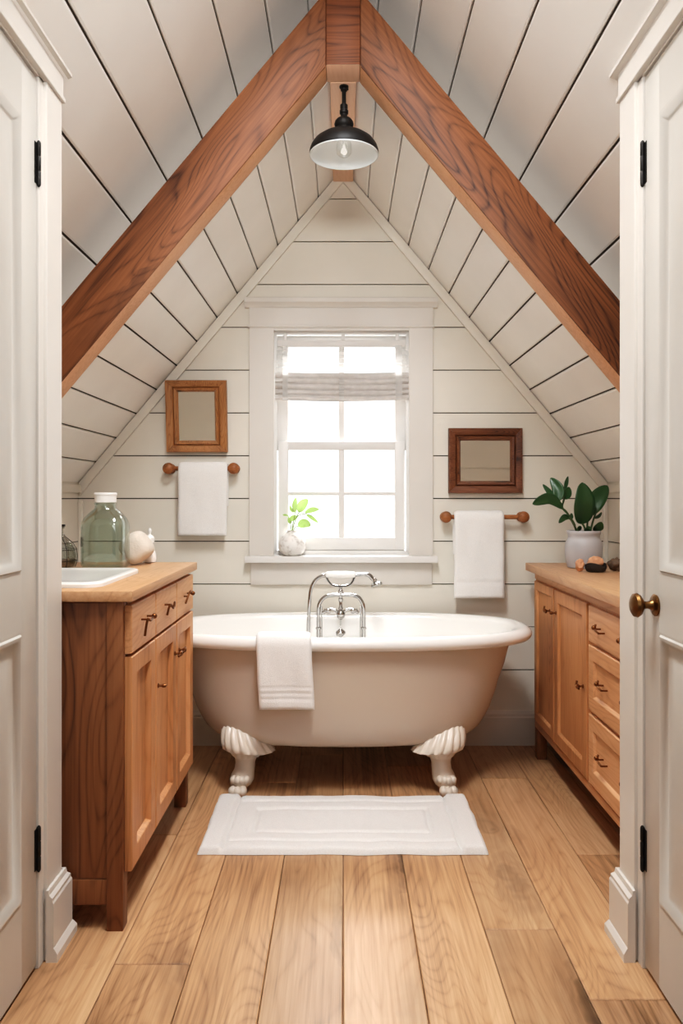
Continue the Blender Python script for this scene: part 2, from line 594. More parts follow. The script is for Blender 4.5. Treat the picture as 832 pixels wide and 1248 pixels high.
# ---- sloping plank ceilings
def slope_ceiling(mb, apex, y0, y1, edges, thick, side, gap=0.005):
    """planks running into the room; edges: horizontal distances of the joints from the ridge"""
    for e0, e1 in zip(edges, edges[1:]):
        a, b = e0 + gap / 2, e1 - gap / 2
        ch = 0.004
        nx, nz = 0.766 * side, 0.643        # outward normal of the slope
        def pt(e, off):
            return (side * e + nx * off, apex - T * e + nz * off)
        prof = [pt(a, thick), pt(a, ch * 0.8), pt(a + ch, 0), pt(b - ch, 0), pt(b, ch * 0.8), pt(b, thick)]
        mb.mi = 0
        mb.prism(prof, 'y', y0, y1)
    mb.mi = 1
    e0, e1 = edges[0], edges[-1]
    nx, nz = 0.766 * side, 0.643
    def pt(e, off):
        return (side * e + nx * off, apex - T * e + nz * off)
    mb.prism([pt(e0, 0.010), pt(e1, 0.010), pt(e1, 0.06), pt(e0, 0.06)], 'y', y0 + 0.001, y1 - 0.001)


near_edges = [0.0, 0.132] + [0.132 + 0.1385 * k for k in range(1, 9)]
far_edges = [0.0, 0.019] + [0.019 + 0.098 * k for k in range(1, 13)] + [1.30]
mb = MB()
for sd in (-1, 1):
    slope_ceiling(mb, A_NEAR, -0.6, Y_STEP, near_edges, 0.014, sd, 0.0055)
struct(mb.build('ceiling', [M['ceil'], M['groove']], origin=(0, 0, 2), smooth=False))
mb = MB()
for sd in (-1, 1):
    slope_ceiling(mb, A_FAR, YT1, YW + 0.1, far_edges, 0.014, sd, 0.0045)
struct(mb.build('ceiling', [M['ceil'], M['groove']], origin=(0, 0, 2), smooth=False))
# upright boarding that closes the step between the two roofs
mb = MB()
mb.prism([(-1.35, A_FAR - T * 1.35 + 0.05), (0, A_FAR + 0.05), (1.35, A_FAR - T * 1.35 + 0.05), (1.35, A_NEAR - T * 1.35 + 0.04), (0, A_NEAR + 0.04), (-1.35, A_NEAR - T * 1.35 + 0.04)], 'y', Y_STEP, Y_STEP + 0.04)
struct(mb.build('wall_step', M['ceil'], origin=(0, Y_STEP, 1.2), smooth=False))


# ---- gable wall with shiplap boards round the window opening
def clip_row(z0, z1, ymin=None):
    """polygon of one board under the roof line"""
    def w(z):
        return min(KNEE, (A_FAR - z) / T)
    if w(z0) <= 0.01: return None
    zk = A_FAR - T * KNEE
    zt = min(z1, A_FAR - 0.001)
    R = [(w(z0), z0)]
    if z0 < zk < zt: R.append((KNEE, zk))
    R.append((w(zt), zt))
    return R


WX0, WX1, WZ0, WZ1 = -0.345, 0.330, 0.905, 2.03
mb = MB()
rows = []
z = GZ0 - 7 * GZ
while z < A_FAR:
    rows.append((z, z + GZ)); z += GZ
for z0, z1 in rows:
    a, b = max(z0 + 0.0025, 0.0), z1 - 0.0025
    if b <= a: continue
    R = clip_row(a, b)
    if not R: continue
    segs = [(a, b)]
    if b < WZ0 or a > WZ1:
        poly = R + [(-x, zz) for x, zz in reversed(R)]
        mb.prism(poly, 'y', YW, YW + 0.012)
    else:
        # parts beside the opening, plus slivers above and below it
        mb.prism([(WX1, a)] + R + [(WX1, b)], 'y', YW, YW + 0.012)
        mb.prism([(WX0, a)] + [(-x, zz) for x, zz in R] + [(WX0, b)], 'y', YW, YW + 0.012)
        if a < WZ0: mb.prism([(WX0, a), (WX1, a), (WX1, WZ0), (WX0, WZ0)], 'y', YW, YW + 0.012)
        if b > WZ1: mb.prism([(WX0, WZ1), (WX1, WZ1), (WX1, b), (WX0, b)], 'y', YW, YW + 0.012)
mb.mi = 1
zk = A_FAR - T * KNEE
B0, B1 = YW + 0.010, YW + 0.13
mb.prism([(-1.4, -0.05), (WX0, -0.05), (WX0, A_FAR + 0.1 + T * WX0), (-1.4, zk + 0.0)], 'y', B0, B1)
mb.prism([(1.4, -0.05), (WX1, -0.05), (WX1, A_FAR + 0.1 - T * WX1), (1.4, zk)], 'y', B0, B1)
mb.prism([(WX0, -0.05), (WX1, -0.05), (WX1, WZ0), (WX0, WZ0)], 'y', B0, B1)
mb.prism([(WX0, WZ1), (WX1, WZ1), (WX1, A_FAR + 0.1 - T * WX1), (0, A_FAR + 0.1), (WX0, A_FAR + 0.1 + T * WX0)], 'y', B0, B1)
struct(mb.build('wall_back', [M['wall'], M['groove']], origin=(0, YW, 0), smooth=False))

# ---- side walls: low knee walls with shiplap, and the two partitions with the doors
for sd, nm in ((-1, 'left'), (1, 'right')):
    mb = MB()
    x = sd * KNEE
    zz = GZ0 - 7 * GZ
    while zz < 1.9:
        a, b = max(zz + 0.0025, 0.0), min(zz + GZ - 0.0025, 1.9)
        lim = A_FAR - T * KNEE + 0.004
        if b > a:
            if a < lim:
                mb.box(x, x + sd * 0.012, YT1, YW, a, min(b, lim))
            mb.box(x, x + sd * 0.012, 2.1, YT1, a, b)
            if b > lim + 0.03:
                mb.box(x, x + sd * 0.012, YT1, Y_STEP, max(a, lim + 0.02), b)
        zz += GZ
    mb.mi = 1
    mb.box(x + sd * 0.010, x + sd * 0.1, 2.1, Y_STEP + 0.05, -0.02, 1.86)
    mb.box(x + sd * 0.010, x + sd * 0.1, Y_STEP + 0.05, YW + 0.1, -0.02, 1.34)
    struct(mb.build('wall_' + nm, [M['wall'], M['groove']], origin=(x, 3.0, 0), smooth=False))

XL, XR = -0.796, 0.783
YP = 2.113
for xs, nm, sd in ((XL, 'left', -1), (XR, 'right', 1)):
    mb = MB()
    pts = [(xs, 0.0), (xs, A_NEAR - T * abs(xs) + 0.005), (sd * 1.37, A_NEAR - T * 1.37 + 0.005), (sd * 1.37, 0.0)]
    mb.prism(pts, 'y', -0.6, YP - 0.012)
    zz = GZ0 - 7 * GZ
    while zz < 2.6:       # boards across the end that faces the gable window
        b = zz + GZ - (0.0045 if sd > 0 else 0.0)
        xo = min(1.27, (A_NEAR - b) / T)
        if xo > abs(xs) + 0.01:
            mb.mi = 0
            mb.box(xs, sd * xo, YP - 0.012, YP, max(0, zz), b)
        zz += GZ
    struct(mb.build('wall_partition_' + nm, M['wall'], origin=(xs, 1.0, 0), smooth=False))

# ---- gable trim boards, corner boards, baseboards
for sd in (-1, 1):
    mb = MB()
    wv = 0.066
    ins = 0.0
    pts = [(0 if sd < 0 else 0, A_FAR - 0.005), (sd * (KNEE - 0.004), A_FAR - 0.005 - T * (KNEE - 0.004)),
           (sd * (KNEE - 0.004), A_FAR - 0.005 - T * (KNEE - 0.004) - wv), (0, A_FAR - 0.005 - wv)]
    mb.prism(pts, 'y', YW - 0.016, YW, bev=0.002)
    struct(mb.build('trim_1' if sd < 0 else 'trim_2', M['wall'], origin=(0, YW, 1.5)))
    mb = MB()
    mb.box(sd * (KNEE - 0.003), sd * (KNEE - 0.015), YT1, YW - 0.017, zk - 0.05, zk - 0.0 - 0.012, bev=0.002)
    mb.box(sd * (KNEE - 0.001), sd * (KNEE - 0.02), YW - 0.02, YW - 0.001, 0.17, zk - 0.09, bev=0.002)
    struct(mb.build('trim_3' if sd < 0 else 'trim_4', M['wall'], origin=(sd * KNEE, YW, 0)))


def base_profile(h=0.165, t=0.018):
    return [(0, 0), (t, 0), (t, h - 0.032), (t - 0.004, h - 0.026), (t - 0.004, h - 0.014), (t - 0.010, h - 0.004), (t - 0.012, h), (0, h)]


mb = MB()
mb.prism([(YW - a, b) for a, b in base_profile()], 'x', -KNEE, KNEE)
struct(mb.build('baseboard_back', M['trim'], origin=(0, YW, 0), smooth=False))
for sd, nm in ((-1, 'left'), (1, 'right')):
    mb = MB()
    x = sd * KNEE
    mb.prism([(x - sd * a, b) for a, b in base_profile()], 'y', YP + 0.005, YW - 0.02)
    struct(mb.build('baseboard_' + nm, M['trim'], origin=(x, 3, 0), smooth=False))


# ---- doors with casings
def side_map(xf, sd):
    """(u = depth, v = height, w = out of the wall towards the room centre) -> point"""
    return lambda u, v, w: (xf - sd * w, u, v)


def rect_loft(mb, mp, rects, cap0=False, cap1=True):
    rings = [[mp(u0, v0, w), mp(u1, v0, w), mp(u1, v1, w), mp(u0, v1, w)] for u0, u1, v0, v1, w in rects]
    mb.loft(rings, cap0, cap1)


def mapbox(mb, mp, u0, u1, v0, v1, w0, w1, bev=0.0):
    p, q = mp(u0, v0, w0), mp(u1, v1, w1)
    mb.box(p[0], q[0], p[1], q[1], p[2], q[2], bev)


def make_door(sd, xs, n, knob):
    mp = side_map(xs, sd)              # w = 0 is the wall face
    casing = 0.031
    y1 = 1.966                         # hinge edge
    y0 = y1 - 0.78
    zt = 2.262
    # slab: stiles, rails and sunk panels
    mb = MB()
    w1 = 0.018
    st = 0.088
    u0, u1 = y0, y1
    zs = [(0.012, 0.212), (0.872, 1.012), (2.13, zt)]
    mapbox(mb, mp, u0, u0 + st, 0.012, zt, -0.03, w1, 0.001)
    mapbox(mb, mp, u1 - st, u1, 0.012, zt, -0.03, w1, 0.001)
    for a, b in zs:
        mapbox(mb, mp, u0 + st, u1 - st, a, b, -0.03, w1)
    door = struct(mb.build('door_%d' % n, M['door'], origin=mp((y0 + y1) / 2, 0, 0)),
                  'cream two-panel door in the %s partition, %s' % (('left', 'hung on black hinges') if sd < 0 else ('right', 'with an aged brass knob')))
    for a, b in ((0.212, 0.872), (1.012, 2.13)):
        mb = MB()
        U0, U1 = u0 + st, u1 - st
        m_ = [(0.0, w1), (0.006, w1 - 0.001), (0.010, w1 + 0.004), (0.016, w1 + 0.003), (0.026, w1 - 0.010), (0.034, w1 - 0.012), (0.05, w1 - 0.012), (0.075, w1 - 0.006)]
        rect_loft(mb, mp, [(U0 + d, U1 - d, a + d, b - d, w) for d, w in m_])
        mb.build('door_panel', M['door'], door, angle=50)
    # hinges
    for zc in (2.045, 0.305):
        mb = MB()
        px = mp(y1 + 0.004, zc - 0.055, w1 + 0.005)
        mb.lathe([(0.002, -0.004), (0.005, 0.0), (0.0055, 0.004), (0.0055, 0.034), (0.0048, 0.035), (0.0048, 0.037), (0.0055, 0.038), (0.0055, 0.072), (0.0048, 0.073), (0.0048, 0.075), (0.0055, 0.076), (0.0055, 0.106), (0.005, 0.11), (0.002, 0.114)], px, 12)
        mapbox(mb, mp, y1 - 0.012, y1 + 0.014, zc - 0.052, zc + 0.052, w1 - 0.004, w1 + 0.0012)
        mb.build('hinge', M['iron'], door)
    if knob:
        yk, zk_ = 1.897, 0.934
        ax = (-sd, 0, 0)
        kn = MB()
        kn.lathe([(0.004, 0.0), (0.026, 0.0), (0.027, 0.004), (0.022, 0.008), (0.013, 0.010), (0.010, 0.016), (0.0085, 0.022), (0.010, 0.030), (0.017, 0.034), (0.026, 0.040), (0.030, 0.047), (0.028, 0.054), (0.020, 0.059), (0.008, 0.062), (0.0, 0.0625)], mp(yk, zk_, w1), 28, ax)
        k = kn.build('door_knob', M['brass'], door)
        k['label'] = 'aged brass door knob with round rose'
    # casing: leg, inner stop, head frieze and crown
    mb = MB()
    ye = YP - 0.003
    mapbox(mb, mp, 2.004, ye, 0.0, 2.272, 0.0, casing, 0.0015)
    mapbox(mb, mp, 1.970, 2.004, 0.0, 2.272, 0.0, casing - 0.008, 0.001)
    yb = y0 - 0.004
    mapbox(mb, mp, yb - 0.143, yb - 0.034, 0.0, 2.272, 0.0, casing, 0.0015)
    mapbox(mb, mp, yb - 0.034, yb, 0.0, 2.272, 0.0, casing - 0.008, 0.001)
    h0, h1 = yb - 0.15, ye + 0.004
    mapbox(mb, mp, yb - 0.034, ye - 0.11, 2.266, 2.274, 0.0, casing - 0.008)
    mapbox(mb, mp, h0, h1 + 0.004, 2.272, 2.284, 0.0, casing + 0.008, 0.002)
    mapbox(mb, mp, h0, h1, 2.284, 2.356, 0.0, casing + 0.003, 0.001)
    # crown moulding profile along the depth
    cp = [(0, 2.338), (0.026, 2.338), (0.030, 2.346), (0.036, 2.348), (0.046, 2.352), (0.05, 2.353), (0.05, 2.362), (0.04, 2.366), (0, 2.366)]
    rings = []
    for y in (h0 - 0.02, h1 + 0.022):
        rings.append([mp(y, v, w) for w, v in cp])
    mb.loft(rings)
    struct(mb.build('trim_%d' % (n + 4), M['trim'], origin=mp(2.05, 0, 0), smooth=False))
    # plinth baseboard wrapped round the end of the casing
    mb = MB()
    hb = 0.185
    prof = [(0, 0), (0.030, 0), (0.030, 0.02), (0.022, 0.034), (0.020, 0.036), (0.020, 0.150), (0.017, 0.156), (0.017, 0.164), (0.009, 0.172), (0.007, hb), (0, hb)]
    # run along the casing face, then returning round the end
    rings = []
    for w, v in prof:
        rings.append([mp(1.995, v, casing), mp(1.995, v, casing + w), mp(YP + 0.004 + w * 0.9, v, casing + w), mp(YP + 0.004 + w * 0.9, v, -0.02)])
    R = [[mb.bm.verts.new(p) for p in r] for r in rings]
    for a, b in zip(R, R[1:]):
        for i in range(3):
            mb.face([a[i], a[i + 1], b[i + 1], b[i]])
    struct(mb.build('baseboard_partition_' + ('left' if sd < 0 else 'right'), M['trim'], origin=mp(2.05, 0, 0), smooth=False, recalc=True))
    return door


make_door(-1, XL, 1, False)
make_door(1, XR, 2, True)

# ----------------------------------------------------------------------------- window
win = bpy.data.objects.new('window_1', None)
COL.objects.link(win)
win.location = (-0.008, YW, 0.9)
WORLD['window_1'] = (-0.008, YW, 0.9)
struct(win, 'white double-hung sash window with wide painted casing in the gable wall')
JX0, JX1, JZ0, JZ1 = -0.337, 0.321, 0.915, 2.003
mb = MB()
mb.box(-0.452, JX0 + 0.004, YW - 0.02, YW, 0.915, 2.02, 0.0015)
mb.box(JX1 - 0.004, 0.4325, YW - 0.02, YW, 0.915, 2.02, 0.0015)
mb.box(JX0 + 0.004, JX1 - 0.004, YW - 0.019, YW, 2.000, 2.0125)
mb.box(-0.460, 0.4405, YW - 0.026, YW, 2.012, 2.024, 0.003)            # bead
mb.box(-0.452, 0.4325, YW - 0.02, YW, 2.024, 2.112, 0.001)             # frieze
cp = [(0, 2.108), (0.024, 2.108), (0.028, 2.118), (0.036, 2.128), (0.04, 2.132), (0.04, 2.152), (0.034, 2.156), (0, 2.156)]
rings = []
for x in (-0.474, 0.4545):
    rings.append([(x, YW - w, v) for w, v in cp])
mb.loft(rings)
mb.build('casing', M['trim'], win, smooth=False)
mb = MB()
mb.box(-0.470, 0.452, YW - 0.058, YW + 0.0, 0.883, 0.915, 0.004)
mb.box(JX0, JX1, YW, YW + 0.12, 0.89, 0.915)
mb.build('sill', M['sash'], win)
mb = MB()
mb.box(-0.445, 0.428, YW - 0.018, YW, 0.775, 0.883, 0.002)
mb.build('apron', M['trim'], win)
mb = MB()
mb.box(JX0 - 0.008, JX0, YW - 0.004, YW + 0.13, 0.90, 2.02)
mb.box(JX1, JX1 + 0.008, YW - 0.004, YW + 0.13, 0.90, 2.02)
mb.box(JX0 - 0.008, JX1 + 0.008, YW - 0.004, YW + 0.13, JZ1, 2.028)
mb.box(JX0, JX0 + 0.014, YW + 0.025, YW + 0.045, 0.935, JZ1 - 0.014)
mb.box(JX1 - 0.014, JX1, YW + 0.025, YW + 0.045, 0.935, JZ1 - 0.014)
mb.box(JX0, JX1, YW + 0.025, YW + 0.045, JZ1 - 0.014, JZ1)
mb.box(JX0, JX1, YW + 0.035, YW + 0.12, 0.905, 0.935)
mb.build('jamb', M['sash'], win, smooth=False)


def sash(y0, y1, x0, x1, z0, z1, ix0, ix1, iz0, iz1, vx, hz):
    mb = MB()
    b = 0.003
    mb.box(x0, ix0, y0, y1, z0, z1, b)
    mb.box(ix1, x1, y0, y1, z0, z1, b)
    mb.box(ix0 - 0.002, ix1 + 0.002, y0, y1, z0, iz0, b)
    mb.box(ix0 - 0.002, ix1 + 0.002, y0, y1, iz1, z1, b)
    mb.box(vx - 0.0135, vx + 0.0135, y0 + 0.004, y1 - 0.004, iz0 - 0.002, iz1 + 0.002, 0.004)
    mb.box(ix0 - 0.002, ix1 + 0.002, y0 + 0.005, y1 - 0.005, hz - 0.0095, hz + 0.0095, 0.004)
    s = mb.build('sash', M['sash'], win)
    mb = MB()
    ym = (y0 + y1) / 2
    mb.grid(1, 1, lambda u, v: (ix0 - 0.005 + u * (ix1 - ix0 + 0.01), ym, iz0 - 0.005 + v * (iz1 - iz0 + 0.01)))
    mb.build('pane', M['pane'], s, recalc=False)
    return s


sash(3.800, 3.832, -0.318, 0.302, 0.936, 1.470, -0.269, 0.2533, 0.998, 1.428, -0.008, 1.214)
sash(3.836, 3.866, -0.334, 0.318, 1.428, 1.995, -0.272, 0.2563, 1.462, 1.940, -0.008, 1.70)

# blind hanging inside the window frame
bl = thing('window_blind', 'half-raised white slatted blind with a bunched grey linen fold in the window', 'blind', (-0.008, YW + 0.02, 1.66))
mb = MB()
mb.box(-0.318, 0.302, YW + 0.002, YW + 0.022, 1.925, 1.957, 0.003)
for i in range(3):
    xx = (-0.28, 0.0, 0.262)[i]
    mb.box(xx - 0.008, xx + 0.008, YW, YW + 0.012, 1.955, 1.985, 0.002)
mb.build('headrail', M['sash'], bl)
for i, zz in enumerate((1.905, 1.885, 1.865, 1.845, 1.825)):
    mb = MB()
    def f(u, v, zz=zz):
        x = -0.326 + u * 0.640
        return (x, YW + 0.002 + v * 0.018, zz + 0.003 * math.sin(u * 7 + zz * 90) + 0.006 * (v - 0.5))
    mb.grid(16, 2, f)
    mb.build('slat', M['slat'], bl, recalc=False)
mb = MB()


def stack(u, v):
    # folded linen: wavy section stacked downwards, sagging a little to the middle
    x = -0.329 + u * 0.646
    sag = 0.008 * math.sin(PI * u)
    z = 1.802 - v * 0.134 - sag * min(1.0, 0.4 + v)
    fold = abs(math.sin(v * PI * 5.0 + 0.25 * math.sin(u * 5))) ** 0.6
    y = YW + 0.012 - 0.016 * fold * (0.55 + 0.45 * min(1, v * 3)) + 0.003 * math.sin(u * 9 + v * 11)
    return (x, y, z)


mb.grid(40, 80, stack)
st = mb.build('linen_fold', M['shade'], bl, recalc=False, angle=60)
st['label'] = 'bunched grey linen fold'
for xx, w, zt in ((-0.280, 0.013, 1.93), (0.268, 0.016, 1.93), (-0.008, 0.012, 1.775)):
    mb = MB()
    mb.grid(1, 24, lambda u, v: (xx - w + 2 * w * u, YW - 0.006 - 0.0015 * math.sin(v * 50), zt - v * (zt - 1.668)))
    mb.build('ladder_tape', M['tape'], bl, recalc=False)

# ----------------------------------------------------------------------------- timber truss
tr = thing('roof_truss', 'reddish-brown timber rafter truss with ridge beam under the white plank ceiling', 'beam', (0, YT0, 1.48))
UP, LO, S_ = 1.2 + 1.855, 1.2 + 1.588, 1.195
for sd, mt in ((-1, 'raft_l'), (1, 'raft_r')):
    mb = MB()
    xa, xb = 0.0605, 1.272
    pts = [(sd * xa, UP - S_ * xa), (sd * xb, UP - S_ * xb), (sd * xb, LO - S_ * xb), (sd * xa, LO - S_ * xa)]
    mb.prism(pts, 'y', YT0, YT1, bev=0.004)
    mb.bm.normal_update()
    for f in mb.bm.faces:          # underside paler than the face: bounce light put into its colour
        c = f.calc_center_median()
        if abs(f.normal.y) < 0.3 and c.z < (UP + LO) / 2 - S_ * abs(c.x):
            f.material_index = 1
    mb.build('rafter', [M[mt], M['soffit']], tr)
mb = MB()
mb.box(-0.060, 0.060, YT0 - 0.004, YT1, 1.2 + 1.518, 1.2 + 1.98, 0.003)
mb.bm.normal_update()
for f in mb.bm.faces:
    if f.normal.z < -0.9: f.material_index = 1  # post underside takes a pale tone too, light put into the colour
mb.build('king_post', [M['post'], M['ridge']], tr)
mb = MB()
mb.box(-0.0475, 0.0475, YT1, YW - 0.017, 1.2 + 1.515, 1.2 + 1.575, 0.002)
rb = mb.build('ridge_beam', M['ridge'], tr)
rb['label'] = 'paler pinkish ridge beam running to the gable wall'

# ----------------------------------------------------------------------------- pendant lamp
pd = 2.865
pc = P(419, 189, pd)
pen = thing('pendant_lamp', 'black barn pendant lamp with white inside, hung from the ridge beam', 'lamp', (pc.x, pd, pc.z))
zr = 1.2 + 1.515
mb = MB()
prof = [(0.127, 0.0), (0.128, 0.006), (0.1275, 0.014), (0.122, 0.030), (0.108, 0.050), (0.086, 0.066), (0.060, 0.078), (0.036, 0.085), (0.030, 0.088)]
outer = prof
inner = [(r - 0.003, h - 0.0025) for r, h in reversed(prof)]
mb.lathe(outer, pc, 56, cap0=False, cap1=False)
mb.build('lamp_shade', M['black'], pen, recalc=False)
mb = MB()
mb.lathe([(0.027, 0.0845)] + inner + [(0.1245, 0.0), (0.1272, -0.0015), (0.1275, 0.001)], pc, 56, cap0=True, cap1=False)
o = mb.build('shade_lining', M['shadein'], pen, recalc=False)
mb = MB()
sp = [(0.030, 0.088), (0.032, 0.094), (0.029, 0.100), (0.034, 0.106), (0.036, 0.114), (0.033, 0.124), (0.026, 0.132), (0.016, 0.136), (0.012, 0.142), (0.012, 0.150), (0.016, 0.153), (0.016, 0.164), (0.013, 0.167), (0.014, 0.172), (0.014, 0.184), (0.011, 0.187)]
mb.lathe(sp, pc, 24)
mb.build('socket_cap', M['iron'], pen)
mb = MB()
top = zr - pc.z
mb.lathe([(0.0075, 0.186), (0.0075, top - 0.018), (0.012, top - 0.016), (0.013, top - 0.010), (0.009, top - 0.008), (0.017, top - 0.005), (0.017, top)], pc, 18)
mb.tube([(pc.x + 0.004, pd, pc.z + top - 0.013), (pc.x + 0.016, pd - 0.004, pc.z + top - 0.012)], [0.0045, 0.0035], 8)
mb.build('stem', M['iron'], pen)
mb = MB()
mb.lathe([(0.013, 0.082), (0.014, 0.066), (0.020, 0.056), (0.027, 0.042), (0.029, 0.022), (0.027, 0.006), (0.018, -0.004), (0.006, -0.008), (0.0, -0.0085)], pc, 28, cap0=True)
mb.build('bulb', M['bulb'], pen)
mb = MB()
mb.lathe([(0.0155, 0.084), (0.0155, 0.064), (0.013, 0.062)], pc, 18)
mb.build('bulb_socket', M['porc'], pen)

# ----------------------------------------------------------------------------- cabinets
def front(mp, u0, u1, v0, v1, t=0.016, border=0.0, depth=0.009, raised=False):
    mb = MB()
    r = [(u0, u1, v0, v1, 0.0), (u0, u1, v0, v1, t - 0.003), (u0 + 0.003, u1 - 0.003, v0 + 0.003, v1 - 0.003, t)]
    if border:
        b = border
        r += [(u0 + b, u1 - b, v0 + b, v1 - b, t), (u0 + b + 0.003, u1 - b - 0.003, v0 + b + 0.003, v1 - b - 0.003, t - 0.002),
              (u0 + b + 0.010, u1 - b - 0.010, v0 + b + 0.010, v1 - b - 0.010, t - depth)]
        if raised:
            r += [(u0 + b + 0.022, u1 - b - 0.022, v0 + b + 0.022, v1 - b - 0.022, t - depth)]
    rect_loft(mb, mp, r, cap0=True)
    return mb


def knob(mp, u, v, w, r=0.009):
    mb = MB()
    c = Vector(mp(u, v, w))
    ax = Vector(mp(u, v, w + 1)) - c
    mb.lathe([(0.007, 0.0), (0.008, 0.002), (0.004, 0.005), (0.0035, 0.012), (0.006, 0.015), (r, 0.019), (r, 0.023), (r * 0.6, 0.027), (0.0, 0.028)], c, 16, ax)
    return mb


def twig_pull(mp, u, v, w, pts, ball=None):
    mb = MB()
    path = catmull([mp(u + a, v + b, w + c) for a, b, c in pts], 5)
    mb.tube(path, 0.0036, 8)
    mb.tube([mp(u + pts[1][0], v + pts[1][1], w - 0.002), mp(u + pts[1][0], v + pts[1][1], w + pts[1][2])], 0.003, 8)
    mb.tube([mp(u + pts[-1][0], v + pts[-1][1], w - 0.002), mp(u + pts[-1][0], v + pts[-1][1], w + pts[-1][2])], 0.003, 8)
    if ball:
        mb.ball(mp(u + ball[0], v + ball[1], w + ball[2]), 0.0085, 12, 8)
    return mb


# ---- left cabinet
lc = thing('vanity_cabinet', 'warm pine cabinet of three drawers over three doors under the white sink', 'cabinet', (-0.93, 2.6, 0))
XF = -0.607
mpL = lambda u, v, w: (XF + w, u, v)
mb = MB()
mb.box(-1.245, XF - 0.040, 2.154, 3.03, 0.140, 0.9095)
mb.box(XF - 0.045, XF, 2.17, 3.035, 0.150, 0.9095)
mb.build('carcass', M['cab'], lc, smooth=False)
mb = MB()
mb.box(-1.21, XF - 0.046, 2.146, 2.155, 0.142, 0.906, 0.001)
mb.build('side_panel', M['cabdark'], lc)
mb = MB()
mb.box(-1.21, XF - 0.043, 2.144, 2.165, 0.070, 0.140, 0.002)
mb.build('bottom_rail', M['cabdark'], lc)
for x0, y0 in ((XF - 0.045, 2.138), (XF - 0.045, 2.992), (-1.25, 2.138), (-1.25, 2.992)):
    mb = MB()
    mb.box(x0, x0 + 0.045, y0, y0 + 0.045, 0.0, 0.9095 if y0 < 2.5 else 0.15, 0.002)
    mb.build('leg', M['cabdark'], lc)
us = ((2.158, 2.427), (2.436, 2.732), (2.741, 3.034))
for i, (u0, u1) in enumerate(us):
    d = front(mpL, u0, u1, 0.762, 0.896, 0.020).build('drawer', M['cabh'], lc, smooth=False)
    uc, vc = (u0 + u1) / 2, 0.832
    if i == 0:
        h = twig_pull(mpL, uc, vc, 0.020, [(-0.035, -0.038, 0.010), (-0.035, 0.010, 0.018), (-0.015, 0.004, 0.022), (0.03, 0.010, 0.02)], (0.03, 0.010, 0.022))
    elif i == 1:
        h = twig_pull(mpL, uc, vc, 0.020, [(-0.04, -0.022, 0.010), (-0.032, 0.012, 0.018), (0.0, -0.004, 0.022), (0.028, 0.012, 0.02), (0.045, -0.004, 0.016)])
    else:
        h = twig_pull(mpL, uc, vc, 0.020, [(-0.045, -0.025, 0.010), (-0.03, 0.0, 0.016), (-0.005, 0.016, 0.02), (0.03, 0.004, 0.02)], (0.03, 0.004, 0.022))
    h.build('drawer_pull', M['bronze'], d)
for i, (u0, u1) in enumerate(us):
    d = front(mpL, u0, u1, 0.156, 0.753, 0.020, 0.052 if i < 2 else 0.05, 0.016, True).build('cabinet_door', M['cab'], lc, smooth=False)
    if i == 0:
        continue
    kk = knob(mpL, (u1 - 0.028) if i == 1 else (u0 + 0.03), 0.652, 0.020)
    c = mpL((u1 - 0.028) if i == 1 else (u0 + 0.03), 0.652, 0.044)
    kk.tube(catmull([(c[0] - 0.006, c[1] - 0.020, c[2] - 0.006), (c[0], c[1], c[2]), (c[0] - 0.004, c[1] + 0.018, c[2] + 0.005)], 4), 0.004, 8)
    kk.build('door_knob', M['bronze'], d)
    if i == 1:
        knob(mpL, u0 + 0.022, 0.600, 0.020, 0.006).build('latch_button', M['bronze'], d)
mb = MB()
mb.box(-1.262, -0.578, 2.128, 3.072, 0.910, 0.940, 0.003)
tag(mb.build('countertop', M['top']), 'honey oak countertop holding the white sink and green jug', 'countertop')

# sink set in the left counter
sk = thing('sink_basin', 'shallow white rectangular sink with rounded corners on the oak counter', 'sink', (-0.93, 2.43, 0.94))


def rrect(x0, x1, y0, y1, r, z, n=6):
    pts = []
    for cx, cy, a0 in ((x1 - r, y0 + r, -PI / 2), (x1 - r, y1 - r, 0), (x0 + r, y1 - r, PI / 2), (x0 + r, y0 + r, PI)):
        for k in range(n + 1):
            a = a0 + PI / 2 * k / n
            pts.append((cx + r * math.cos(a), cy + r * math.sin(a), z))
    return pts


mb = MB()
X0, X1, Y0, Y1 = -1.17, -0.692, 2.195, 2.665
rr = [(0, 0.05, 0.9405), (0, 0.05, 0.950), (0.003, 0.05, 0.9545), (0.008, 0.047, 0.956), (0.016, 0.042, 0.956), (0.022, 0.038, 0.9555), (0.034, 0.034, 0.9535), (0.09, 0.03, 0.9525), (0.15, 0.03, 0.952)]
mb.loft([rrect(X0 + d, X1 - d, Y0 + d, Y1 - d, r, z) for d, r, z in rr])
mb.build('basin', M['enamel'], sk, angle=20)
mb = MB()
mb.lathe([(0.018, 0.0), (0.020, 0.0015), (0.016, 0.003), (0.0, 0.003)], (-0.93, 2.43, 0.9521), 20)
mb.build('drain', M['chrome'], sk)

